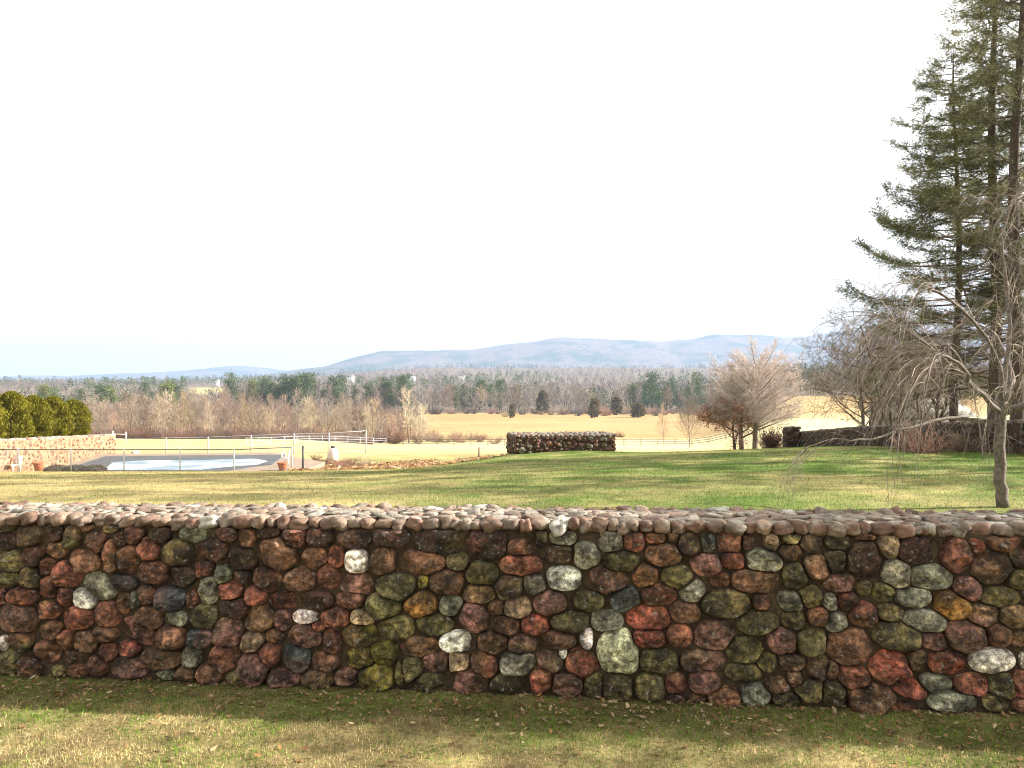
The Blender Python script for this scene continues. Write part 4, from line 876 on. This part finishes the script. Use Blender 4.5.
# dark leafless bush by the pier
t = thing('hedge_bush', 'dark reddish brown bush between the bare tree and the stone pier', 'bush', (0, 0, 0))
p = at(772, 448, 42); t.location = (p[0], p[1], gz(p[0], p[1]) - .05)
mb = bush_mesh(90, 1.5, 1.3, (.10, .05, .042), R3, lean=.35, sub=7, rad0=.012); obj('stems', mb, M_twig, t)
lv = MB(); n = 900; q = R3.normal(0, 1, (n, 3)) * (.32, .32, .3) + (0, 0, .72); lv.quads(q, R3.normal(0, 1, (n, 3)), .06, .1, np.array([.12, .045, .035]) * (.5 + R3.random((n, 1)))); obj('leaves', lv, M_leaf, t)

# ------------------------------------------------------------------ weeping tree in front right
def weeping():
    R_ = np.random.default_rng(606); Y0 = 10.5
    base = at(1002, 506, Y0); base[2] = gz(base[0], Y0) - .03
    t = thing('weeping_tree', 'bare weeping tree with pale arching whips at the right edge of the lawn', 'tree', base)
    tr = MB()
    def path(pts, r0, r1, n=9, m=14):
        P_ = np.array([at(px, py, Y0 + dy) - base for px, py, dy in pts]); k = np.linspace(0, len(P_) - 1, m)
        out = np.stack([np.interp(k, np.arange(len(P_)), P_[:, j]) for j in range(3)], 1)
        for _ in range(2): out[1:-1] = .25 * out[:-2] + .5 * out[1:-1] + .25 * out[2:]
        out[1:-1] += R_.normal(0, .012, out[1:-1].shape); return out, np.linspace(r0, r1, m)
    tr_p, tr_r = path([(1003, 507, 0), (1001, 480, 0), (999, 450, .02), (1000, 420, .0), (1001, 395, .05)], .076, .062); tr.tube(tr_p, tr_r, 12, (.1, .07, .05))
    limbs = [([(1000, 425, 0), (975, 419, -.2), (945, 417, -.4), (915, 424, -.6), (885, 437, -.8), (860, 441, -.9), (835, 437, -1.0), (812, 446, -1.05), (800, 456, -1.1)], .026, .005),
             ([(1000, 410, 0), (975, 385, .3), (940, 355, .6), (905, 330, .8), (880, 312, .9), (868, 322, 1.0)], .030, .005),
             ([(1001, 400, 0), (1004, 370, -.1), (985, 335, -.3), (962, 308, -.5), (938, 290, -.6), (922, 289, -.7), (908, 305, -.8), (895, 335, -.8)], .030, .005),
             ([(1001, 398, 0), (1010, 350, .1), (1008, 300, .2), (1000, 250, .2), (1010, 205, .3), (1030, 172, .3)], .036, .008),
             ([(1003, 400, 0), (1030, 370, .2), (1050, 320, .3), (1062, 270, .2), (1050, 220, .1), (1024, 190, 0), (1000, 215, -.1), (988, 250, -.2)], .04, .005),
             ([(1002, 412, 0), (1030, 405, -.4), (1065, 400, -.7), (1100, 410, -.9), (1130, 440, -1.0)], .06, .012),
             ([(1000, 412, 0), (985, 400, -.5), (965, 370, -.9), (945, 352, -1.2), (930, 365, -1.4), (920, 395, -1.5)], .035, .007),
             ([(1002, 405, 0), (1015, 380, .6), (1000, 340, 1.2), (975, 320, 1.6), (950, 330, 1.9), (930, 360, 2.1)], .030, .005),
             ([(1000, 420, 0), (1010, 400, -.6), (1024, 370, -1.1), (1040, 330, -1.5), (1050, 360, -1.8)], .030, .005)]
    W0, W1, q0, q1 = [], [], [], []
    allp = []
    for pts, a_, b_ in limbs:
        P_, r_ = path(pts, a_, b_, m=22); tr.tube(P_, r_, 8, (.1, .07, .05)); allp.append((P_, r_))
    def whip(p, d, L, r, lvl=0):
        n = 10 if lvl == 0 else 6; q = np.array(p)
        pts = [q]
        for k in range(n):
            d = unit(d + np.array([0, 0, -.16 - .10 * k / n]) + R_.normal(0, .10, 3)); q = q + d * L / n
            if q[2] + base[2] < gz(base[0] + q[0], base[1] + q[1]) + .12: break
            pts.append(q)
        if len(pts) < 3: return
        P_ = np.array(pts); rr = r * np.linspace(1, .35, len(P_)); W0.append(P_[:-1]); W1.append(P_[1:]); q0.append(rr[:-1]); q1.append(rr[1:])
        if lvl < 2:
            for k in range(R_.integers(2, 6) if lvl == 0 else R_.integers(0, 3)):
                i = R_.integers(1, len(P_) - 1); dd = unit(P_[i + 1] - P_[i]); whip(P_[i], unit(dd + R_.normal(0, .55, 3)), L * R_.uniform(.3, .65), r * .6, lvl + 1)
    for P_, r_ in allp:
        low = P_[-1][2] + base[2] < 1.0
        for k in range(10 if low else 32):
            i = R_.integers(5, len(P_) - 1); d = unit(P_[i + 1] - P_[i]); out = unit(np.array([P_[i][0], P_[i][1], 0]) + R_.normal(0, .3, 3))
            whip(P_[i], unit(d * .6 + out * .6 + np.array([0, 0, .45]) + R_.normal(0, .35, 3)), R_.uniform(.4, 1.0) if low else R_.uniform(.6, 1.9), R_.uniform(.0028, .0065))
        whip(P_[-1], unit(P_[-1] - P_[-2]), 1.0, r_[-1] * .9)
    cr = MB(); W0 = np.concatenate(W0); cr.segs(W0, np.concatenate(W1), np.concatenate(q0), np.concatenate(q1), np.array([.24, .185, .145]) * (.5 + .7 * R_.random((len(W0), 1)) + .7 * (R_.random((len(W0), 1)) < .15)))
    obj('trunk', tr, mat_simple('weeping_bark', (.14, .115, .095), .9, .2, .45, 22, .6, .01), t, True); obj('whips', cr, M_twig, t)
weeping()

# an evergreen just outside the right of the frame, whose shade falls on the wall and the grass in front of it
def shade_tree():
    R_ = np.random.default_rng(707); loc = np.array([9.2, 5.45, 0.]); t = thing('yew_tree', 'broad dark yew standing beside the end of the wall, right of the frame', 'tree', loc)
    tr = MB(); tr.tube(np.array([(0, 0, -.1), (.05, 0, 1.0), (0, .05, 2.2), (.03, 0, 4.0)]), [.16, .13, .09, .02], 9, (.1, .07, .05)); cr = MB()
    ncl = 46; per = 115
    for k in range(ncl):
        z = R_.uniform(.7, 4.9); rad_ = 1.75 * math.sin(min(1, (z - .2) / 5.0 * .95 + .03) * math.pi) ** .55; az = R_.uniform(0, 6.28); r = rad_ * R_.random() ** .5
        c = np.array([math.cos(az) * r, math.sin(az) * r, z]); tr.tube(np.array([(0, 0, max(.4, z - .5)), c]), [.03, .008], 5, (.1, .07, .05))
        pts = c + R_.normal(0, 1, (per, 3)) * (.30, .30, .15); cr.quads(pts, R_.normal(0, 1, (per, 3)) + (0, 0, .2), .06, .14, np.array([.05, .07, .025]) * (.6 + .8 * R_.random((per, 1))))
    obj('trunk', tr, M_bark, t, True); obj('crown', cr, M_needle, t)
shade_tree()

# ------------------------------------------------------------------ fences
def fence(name, label, pts, h, mat, railz, pr=.03, rr=.022, square=False, mesh=None, group=None, rmat=None):
    """pts: ground points; a post at each; rails between"""
    h = np.broadcast_to(h, (len(pts),)); t = thing(name, label, 'fence', pts[0], 0, group); o = np.asarray(pts[0], float)
    for p, hh in zip(pts, h):
        mb = MB(); q = np.asarray(p) - o
        mb.tube(np.array([q - (0, 0, .15), q + (0, 0, hh * .5), q + (0, 0, hh + .03)]), pr, 4 if square else 8); obj('post', mb, mat, t)
    for f in railz:
        mb = MB()
        mb.tube(np.array([np.asarray(p) - o + (0, 0, hh * f) for p, hh in zip(pts, h)]), rr, 6); obj('rail', mb, rmat or mat, t)
    if mesh:
        mb = MB(); P0, P1 = [], []
        for a_, b_, ha in zip(pts[:-1], pts[1:], h):
            a_ = np.asarray(a_) - o; b_ = np.asarray(b_) - o; L = np.linalg.norm(b_ - a_); n = int(L / mesh)
            for k in range(-int(ha / mesh), n):
                for sgn in (0, 1):
                    f0, f1 = k * mesh / L, (k * mesh + ha) / L; g0, g1 = max(f0, 0), min(f1, 1)
                    z0, z1 = (g0 - f0) * L, (g1 - f0) * L
                    if sgn: z0, z1 = ha - z0, ha - z1
                    P0.append(a_ + (b_ - a_) * g0 + (0, 0, z0)); P1.append(a_ + (b_ - a_) * g1 + (0, 0, z1))
        mb.segs(np.array(P0), np.array(P1), .0026, .0026); obj('wire_mesh', mb, M_metal, t)
    return t
def gp(px, Y): x = (px - 512) / F * Y; return (x, Y, gz(x, Y))
fence('chain_link_fence', 'low chain-link fence along the lawn side of the pool', [gp(p, Y) for p, Y in ((-40, 37.6), (18, 38.1), (71, 38.3), (124, 38.5), (180, 38.7), (234, 38.9), (292, 39.2))], [1.08] * 6 + [1.2], M_metal, (1.0,), .03, .022, mesh=.11, rmat=M_dark)
t = thing('black_post', 'black metal end post at the right end of the pool fence', 'post', gp(303, 39.6)); mb = MB(); mb.tube(np.array([(0, 0, -.2), (0, 0, .6), (0, 0, 1.24)]), .045, 8); obj('shaft', mb, M_dark, t); mb = MB(); mb.tube(np.array([(0, 0, 1.24), (0, 0, 1.27), (0, 0, 1.29)]), [.055, .05, .01], 8); obj('cap', mb, M_dark, t)
fence('pool_fence', 'pale metal fence with a white top rail behind the pool', [gp(p, Y) for p, Y in ((110, 51.6), (166, 52), (208, 52.4), (251, 53), (294, 53.6), (329, 54), (366, 54.4))], [1.12, 1.17, 1.2, 1.28, 1.35, 1.4, 1.55], M_metal, (1.0, .08), .036, .016, mesh=.12)
fence('white_rail_fence', 'white rail fence of three boards slanting up behind the pool fence', [gp(p, Y) for p, Y in np.stack([np.linspace(246, 386, 12), np.linspace(92, 128, 12)], 1)], 1.2, M_metal, (.35, .68, .97), .04, .024, True)
fence('field_fence', 'thin dark rail fence crossing the pale field behind the stone block', [gp(p, 150 + 4 * math.sin(p * .02)) for p in np.arange(386, 745, 17.0)], 1.3, M_wood, (.3, .62, .94), .075, .05, True)
t = fence('white_gate', 'small white gate between two posts beyond the retaining wall', [gp(113, 118), gp(126, 118)], [1.55, 1.4], M_white, (.3, .75), .09, .05, True); t['category'] = 'gate'
t = thing('field_post', 'lone dark wooden post at the edge of the pale field', 'post', gp(479, 46.5)); mb = MB(); mb.tube(np.array([(0, 0, -.2), (0, 0, .4), (0.01, 0, .74)]), [.05, .048, .045], 7); obj('shaft', mb, M_wood, t); mb = MB(); mb.tube(np.array([(0.01, 0, .74), (0.01, 0, .76)]), [.05, .03], 7); obj('cap', mb, M_dark, t)
t = thing('marker_post', 'short white marker post beside the dark stone pier', 'post', (at(786.5, 450, 40)[0], 40.2, gz(13.8, 40))); mb = MB(); mb.box((-.1, -.06, -.1), (.1, .06, .58)); obj('shaft', mb, M_white, t); mb = MB(); mb.add([(-.1,-.06,.583),(.1,-.06,.583),(.1,.06,.583),(-.1,.06,.583),(0,0,.66)], t=[(0,1,4),(1,2,4),(2,3,4),(3,0,4)]); obj('cap', mb, M_white, t)

# ------------------------------------------------------------------ pool
ZP = -2.74
def poly_slab(name, px_pts, z, th_, mat):
    P_ = [((px - 512) / F * ((EYE - z) * F / (py - 384)), (EYE - z) * F / (py - 384)) for px, py in px_pts]; n = len(P_)
    mb = MB(); mb.add([(x, y, z) for x, y in P_] + [(x, y, z - th_) for x, y in P_]); V0 = mb
    me = bpy.data.meshes.new(name)
    me.from_pydata([(x, y, z) for x, y in P_] + [(x, y, z - th_) for x, y in P_], [], [list(range(n))[::-1], list(range(n, 2 * n))] + [[i, (i + 1) % n, n + (i + 1) % n, n + i] for i in range(n)])
    me.update(); return link(name, me, mat)
M_deck = mat_simple('deck', (.24, .18, .135), .9, .2, .2, 1.5, .2, .01)
def mat_water():
    m, nt, out = newmat('pool_water'); v = objvec(nt); n1 = noise(nt, .5, 5, .6, v)
    c = mixc(nt, (.13, .19, .25), (.38, .42, .45), maprange(nt, n1, .42, .58, 0, 1))
    bsdf(nt, out, c, .45, .4, noise(nt, 3, 3, .5, v), .05, .02); return m
M_cover = mat_simple('pool_cover', (.06, .066, .072), .7, .3, .3, 1.2, .2, .02)
struct(poly_slab('pool_deck', [(40, 472), (104, 454), (270, 452.5), (325, 462), (300, 472)], ZP, .25, M_deck))
o = poly_slab('pool_cover', [(60, 470.6), (106, 456), (285, 454.5), (272, 464), (225, 470.8)], ZP + .03, .028, M_cover); tag(o, 'dark grey winter cover stretched over the swimming pool', 'pool cover')
struct(poly_slab('pool_water', [(104, 470), (113, 462), (140, 460.5), (200, 460), (255, 458.6), (268, 461), (258, 464.5), (235, 466), (200, 469.5)], ZP + .036, .004, mat_water()))
def lathe(mb, prof, n=14, c=None):
    th_ = np.arange(n) / n * 2 * math.pi; v = np.array([[(r * math.cos(a_), r * math.sin(a_), z) for a_ in th_] for r, z in prof]); m = len(prof)
    i0 = np.arange(m - 1)[:, None] * n; j = np.arange(n)[None]; k = (j + 1) % n
    mb.add(v.reshape(-1, 3), np.stack([i0 + j, i0 + k, i0 + n + k, i0 + n + j], -1).reshape(-1, 4), c=c)
def pot(label, px, py, s, plant=None):
    Y = (EYE - ZP) * F / (py - 384); t = thing('flower_pot', label, 'flower pot', ((px - 512) / F * Y, Y, ZP), 0); mb = MB()
    lathe(mb, [(.001, 0), (.17 * s, 0), (.25 * s, .36 * s), (.25 * s, .37 * s), (.225 * s, .37 * s), (.21 * s, .3 * s), (.001, .3 * s)]); obj('body', mb, M_terra, t, True)
    mb = MB(); lathe(mb, [(.25 * s, .34 * s), (.285 * s, .345 * s), (.285 * s, .43 * s), (.24 * s, .43 * s), (.235 * s, .36 * s)]); obj('rim', mb, M_terra, t)
pot('orange terracotta pot at the foot of the retaining wall', 38.5, 470.5, .98)
pot('brown terracotta pot in front of the white pool ladder', 282.5, 470.3, .95)
# white pool ladder
Y = 42.5; t = thing('pool_ladder', 'white curved pool ladder behind the brown pot', 'ladder', ((287 - 512) / F * Y, Y, ZP))
for dx in (-.18, .18):
    a_ = np.linspace(0, math.pi, 10); pts = np.concatenate([[(dx, .35, 0)], np.stack([np.full(10, dx), .35 * np.cos(a_), .45 + .28 * np.sin(a_)], 1), [(dx, -.35, 0)]]); mb = MB(); mb.tube(pts, .03, 7); obj('handrail', mb, M_white, t)
for z_ in (.18, .42): mb = MB(); mb.box((-.18, -.40, z_), (.18, -.30, z_ + .04)); obj('tread', mb, M_white, t)
# pale bell-shaped tank with a dark cap
p = gp(333, 49.5); t = thing('water_tank', 'pale pinkish rounded tank with a dark cap behind the pool', 'tank', p); mb = MB()
lathe(mb, [(.001, 0), (.34, 0), (.36, .1), (.34, .45), (.27, .66), (.16, .76), (.11, .78)], 18); obj('body', mb, mat_simple('tank', (.62, .5, .44), .6, .4, .15, 3), t, True)
mb = MB(); lathe(mb, [(.13, .77), (.15, .8), (.15, .88), (.001, .9)], 14); obj('cap', mb, M_dark, t, True)
p = gp(135, 50.8); t = thing('pump_box', 'small white box by the far corner of the pool', 'box', p); mb = MB(); mb.box((-.18, -.15, 0), (.18, .15, .34)); obj('body', mb, M_white, t); mb = MB(); mb.box((-.2, -.17, .343), (.2, .17, .4)); obj('lid', mb, M_white, t)
# low clipped shrubs by the fence and a heap of covered garden furniture
R4 = np.random.default_rng(808)
for px, w, lab in ((57, .62, 'low grey-brown mound shrub by the fence, nearest the orange pot'), (76, .6, 'low grey-brown mound shrub between two others by the pool fence'), (95, .58, 'low grey-brown mound shrub by the fence, nearest the pool')):
    Y = 39.4; n = 1500; t = thing('mound_shrub', lab, 'shrub', gp(px, Y), 0, 'low mound shrubs by the pool fence'); d = unit(R4.normal(0, 1, (n, 3))); d[:, 2] = np.abs(d[:, 2]); r = R4.uniform(.6, 1, (n, 1)) ** .4
    mb = MB(); mb.quads(d * r * (w, .4, .33), d + R4.normal(0, .4, (n, 3)), .04, .1, np.array([.15, .125, .09]) * (.5 + R4.random((n, 1)))); obj('foliage', mb, M_leaf, t)
    mb = MB(); q = d[:40] * .6 * (w, .4, .33); mb.segs(q * 0, q, .008, .004, (.1, .08, .06)); obj('stems', mb, M_twig, t)
for px, Y, s, lab, mt in ((5, 40.6, .8, 'folded garden chair in dark fabric at the foot of the retaining wall', M_dark), (13, 40.2, .85, 'white garden chair by the foot of the retaining wall', M_white)):
    t = thing('garden_chair', lab, 'chair', gp(px, Y), R4.uniform(-.6, .6)); t.scale = (s,) * 3
    for dx in (-.26, .26):
        for dy in (-.24, .24): mb = MB(); mb.tube(np.array([(dx * 1.1, dy * 1.1, 0), (dx, dy, .42)]), .02, 6); obj('leg', mb, mt, t)
    mb = MB(); mb.box((-.28, -.26, .423), (.28, .26, .46)); obj('seat', mb, mt, t)
    mb = MB(); mb.add([(-.28, .263, .45), (.28, .263, .45), (.28, .40, .95), (-.28, .40, .95), (-.28, .30, .44), (.28, .30, .44), (.28, .44, .94), (-.28, .44, .94)], [(0, 1, 2, 3), (5, 4, 7, 6), (0, 3, 7, 4), (1, 5, 6, 2), (3, 2, 6, 7), (0, 4, 5, 1)]); obj('backrest', mb, mt, t)

# ------------------------------------------------------------------ far houses and a shed behind the wall
M_roof = mat_simple('roof', (.22, .21, .20), .9, .2, .2, .5)
def house(label, px, py, Y, w, h, d, wall=M_white, roof=M_roof, name='house', rz=0.0, z=None):
    x = (px - 512) / F * Y; zz = EYE - (py - 384) / F * Y if z is None else z
    t = thing(name, label, name, (x, Y, zz), rz); mb = MB(); mb.box((-w / 2, -d / 2, -6), (w / 2, d / 2, h)); obj('wall', mb, wall, t)
    e = .4; v = [(-w/2-e, -d/2-e, h-.15), (w/2+e, -d/2-e, h-.15), (w/2+e, d/2+e, h-.15), (-w/2-e, d/2+e, h-.15), (-w/2-e, 0, h + d*.3), (w/2+e, 0, h + d*.3)]
    mb = MB(); mb.add(v, [(0, 1, 5, 4), (2, 3, 4, 5), (3, 2, 1, 0)], [(0, 4, 3), (1, 2, 5)]); obj('roof', mb, roof, t)
    for k in range(3): mb = MB(); cx = -w * .3 + k * w * .3; mb.box((cx - .5, -d/2 - .05, h * .4), (cx + .5, -d/2 - .003, h * .75)); obj('window', mb, M_dark, t)
house('tiny white house among the far trees below the middle hills', 412, 380, 1300, 11, 4, 7)
house('tiny pale house left of the middle, half hidden by pines', 351, 379, 1350, 10, 4, 7)
house('tiny white house above the pale far clearing on the left', 216, 383.5, 1250, 10, 4, 7)
house('tiny pale house in the bare woods right of the white one', 462, 378, 1500, 11, 4, 7)
M_shed = mat_simple('shed_wood', (.2, .17, .14), .9, .2, .3, 2)
house('long low grey-roofed shed behind the boundary wall and bare trees', 918, 424, 58, 5.4, .75, 3.6, M_shed, mat_simple('shed_roof', (.24, .23, .2), .9, .2, .2, 1.5), 'shed', rz=.12)

# ------------------------------------------------------------------ grass and fallen leaves
def blades(name, label, x, y, z, col, lmin, lmax, wid, lean=1.0, drop=None):
    n = len(x); az = rng.uniform(0, 6.28, n); tl = np.abs(rng.normal(0, .5, n)) * lean
    d = np.stack([np.cos(az) * np.sin(tl), np.sin(az) * np.sin(tl), np.cos(tl) * .9], 1)
    mb = MB(); mb.tris(np.stack([x, y, z - .004], 1), d, wid, rng.uniform(lmin, lmax, n), col)
    tag(obj(name, mb, M_blade), label, 'grass', kind='stuff')
n = 300000
x = rng.uniform(-3.6, 3.6, n); y = rng.uniform(2.7, 4.75, n)
k = y < wall_y(x) - .035; x, y = x[k], y[k]
g = front_green(x, y); thin = rng.random(len(x)) < .55 + .45 * fbm(x * 3, y * 3, 71); nearw = rng.random(len(x)) > .35 * sstep(.22, .03, wall_y(x) - y); k = thin & nearw; x, y, g = x[k], y[k], g[k]
isg = rng.random(len(x)) < g * 1.1 + .05
c = np.where(isg[:, None], GREEN * np.array([1.9, 2.1, 1.3]), STRAW * np.array([1.32, 1.24, 1.4])) * (.4 + 1.0 * rng.random((len(x), 1)))
blades('grass', 'patchy short grass, green near the wall foot and straw-coloured in front', x, y, terrain(x, y), c * (.1 + 1.8 * fbm(x * 13, y * 13, 47, 3))[:, None], .010, .034, .0036, 2.6)
n = 230000
u = rng.random(n); y = 4.8 * (42 / 4.8) ** u; q = rng.uniform(-.72, .72, n); x = q * y
k = (y > wall_y(x) + .47) & ~((x > 12.5) & (y > 24)); x, y = x[k], y[k]
g = lawn_green(x, y); isg = rng.random(len(x)) < .08 + .85 * g
c = np.where(isg[:, None], GREEN * np.array([1.2, 1.15, 1.1]), STRAW * 1.0) * (.65 + .7 * rng.random((len(x), 1)))
sc = np.clip(y / 9, .7, 3.2)
blades('grass', 'lawn grass beyond the wall, yellow on the left and greener to the right', x, y, terrain(x, y), c, .02, .05, .0045 * sc + .002, 1.7)

def leaf_litter(name, label, x, y, size, cols, lift=.02):
    n = len(x); z = terrain(x, y) + rng.uniform(.0, lift, n) + .004; s = size * (.35 + 1.25 * rng.random(n) ** 2.2); az = rng.uniform(0, 6.28, n)
    a_ = np.stack([np.cos(az), np.sin(az), rng.normal(0, .25, n)], 1) * s[:, None]; b_ = np.stack([-np.sin(az), np.cos(az), rng.normal(0, .25, n)], 1) * s[:, None] * .55; up = np.stack([0 * s, 0 * s, s * rng.uniform(.0, .35, n)], 1); o = np.stack([x, y, z], 1)
    v = np.stack([o - a_ + up, o - b_ * .9 - a_ * .1 + up * .2, o + a_ * .9 + up, o + b_ * .9 - a_ * .1 + up * .2, o, o - a_ * .3 + b_ * .8, o + a_ * .35 + b_ * .7 + up * .3, o + a_ * .35 - b_ * .7 + up * .3, o - a_ * .3 - b_ * .8], 1)
    f = np.array([(4, 0, 5), (4, 5, 6), (4, 6, 2), (4, 2, 7), (4, 7, 8), (4, 8, 0)])
    t_ = (np.arange(n)[:, None, None] * 9 + f[None]).reshape(-1, 3)
    c = np.repeat(np.array(cols)[rng.integers(0, len(cols), n)] * (.7 + .6 * rng.random((n, 1))), 9, 0)
    mb = MB(); mb.add(v.reshape(-1, 3), t=t_, c=c); tag(obj(name, mb, M_leaf), label, 'leaves', kind='stuff')
LC = [(.26, .15, .085), (.34, .22, .13), (.20, .10, .06), (.42, .30, .19), (.15, .08, .05), (.30, .14, .07)]
x = rng.uniform(-3.6, 3.6, 2600); y = rng.uniform(2.7, 4.6, 2600)
xb = rng.uniform(-3.6, 3.6, 3200); yb = wall_y(xb) - .03 - np.abs(rng.normal(0, .2, 3200)); x = np.concatenate([x, xb]); y = np.concatenate([y, yb]); k = y < wall_y(x) - .02
leaf_litter('fallen_leaves', 'dry brown leaves scattered in the grass before the near wall', x[k], y[k], .0135, LC)
n = 9000; x = rng.uniform(-10.8, .2, n); y = rng.uniform(37.8, 48.5, n) ; k = fbm(x * .8, y * .8, 81) + .25 * (y < 45) > .47
leaf_litter('fallen_leaves', 'orange-brown strip of fallen leaves between the lawn and the pale field', x[k], y[k], .13, [(.34, .16, .08), (.42, .25, .14), (.28, .11, .06), (.5, .36, .24)], .12)

# ------------------------------------------------------------------ air
def haze():
    m = bpy.data.materials.new('haze'); m.use_nodes = True; nt = m.node_tree; nt.nodes.clear(); out = nt.nodes.new('ShaderNodeOutputMaterial')
    v = N(nt, 'ShaderNodeVolumePrincipled'); v.inputs['Color'].default_value = (.34, .47, .69, 1); v.inputs['Density'].default_value = HAZE; v.inputs['Anisotropy'].default_value = .15
    nt.links.new(v.outputs[0], out.inputs['Volume'])
    mb = MB(); mb.box((-9200, -400, -22), (9200, 10100, 470)); tag(obj('haze', mb, m), 'pale blue winter haze filling the valley', 'haze', kind='stuff')
HAZE = .00014
haze()

# ------------------------------------------------------------------ light, sky, camera
w = bpy.data.worlds.new('World'); S.world = w; w.use_nodes = True; nt = w.node_tree; nt.nodes.clear()
sky = N(nt, 'ShaderNodeTexSky', sky_type='NISHITA'); sky.sun_disc = False; sky.sun_elevation = SUN_EL; sky.sun_rotation = math.pi / 2 - SUN_AZ; sky.dust_density = 3.0; sky.air_density = 1.0
hs = N(nt, 'ShaderNodeHueSaturation'); hs.inputs['Saturation'].default_value = .28; hs.inputs['Value'].default_value = 1.0; nt.links.new(sky.outputs[0], hs.inputs['Color'])
veil = mixc(nt, hs.outputs[0], (4.2, 4.0, 3.65), .88)
bg = N(nt, 'ShaderNodeBackground'); bg.inputs[1].default_value = .09; nt.links.new(veil, bg.inputs[0])
wo = N(nt, 'ShaderNodeOutputWorld'); nt.links.new(bg.outputs[0], wo.inputs[0])
sl = bpy.data.lights.new('sun', 'SUN'); sl.energy = 4.6; sl.angle = rad(.6); sl.color = (1.0, .945, .85)
so = bpy.data.objects.new('sun', sl); COL.objects.link(so)
sd = Vector((math.cos(SUN_AZ) * math.cos(SUN_EL), math.sin(SUN_AZ) * math.cos(SUN_EL), math.sin(SUN_EL))); so.rotation_euler = sd.to_track_quat('Z', 'Y').to_euler(); so.location = (0, 0, 50)
cam = bpy.data.cameras.new('camera'); cam.sensor_width = 36; cam.lens = F / 1024 * 36; cam.clip_start = .05; cam.clip_end = 30000
co = bpy.data.objects.new('camera', cam); COL.objects.link(co); co.location = (0, 0, EYE); co.rotation_euler = (rad(90), 0, 0); S.camera = co
S.view_settings.view_transform = 'Standard'; S.view_settings.look = 'None'; S.view_settings.exposure = 2.1; S.view_settings.gamma = 1.0
S.render.engine = 'CYCLES'; S.cycles.filter_width = 1.05; S.cycles.use_denoising = True; S.cycles.max_bounces = 6; S.cycles.volume_bounces = 1; S.cycles.transparent_max_bounces = 8
try: S.cycles.denoiser = 'OPENIMAGEDENOISE'
except Exception: pass
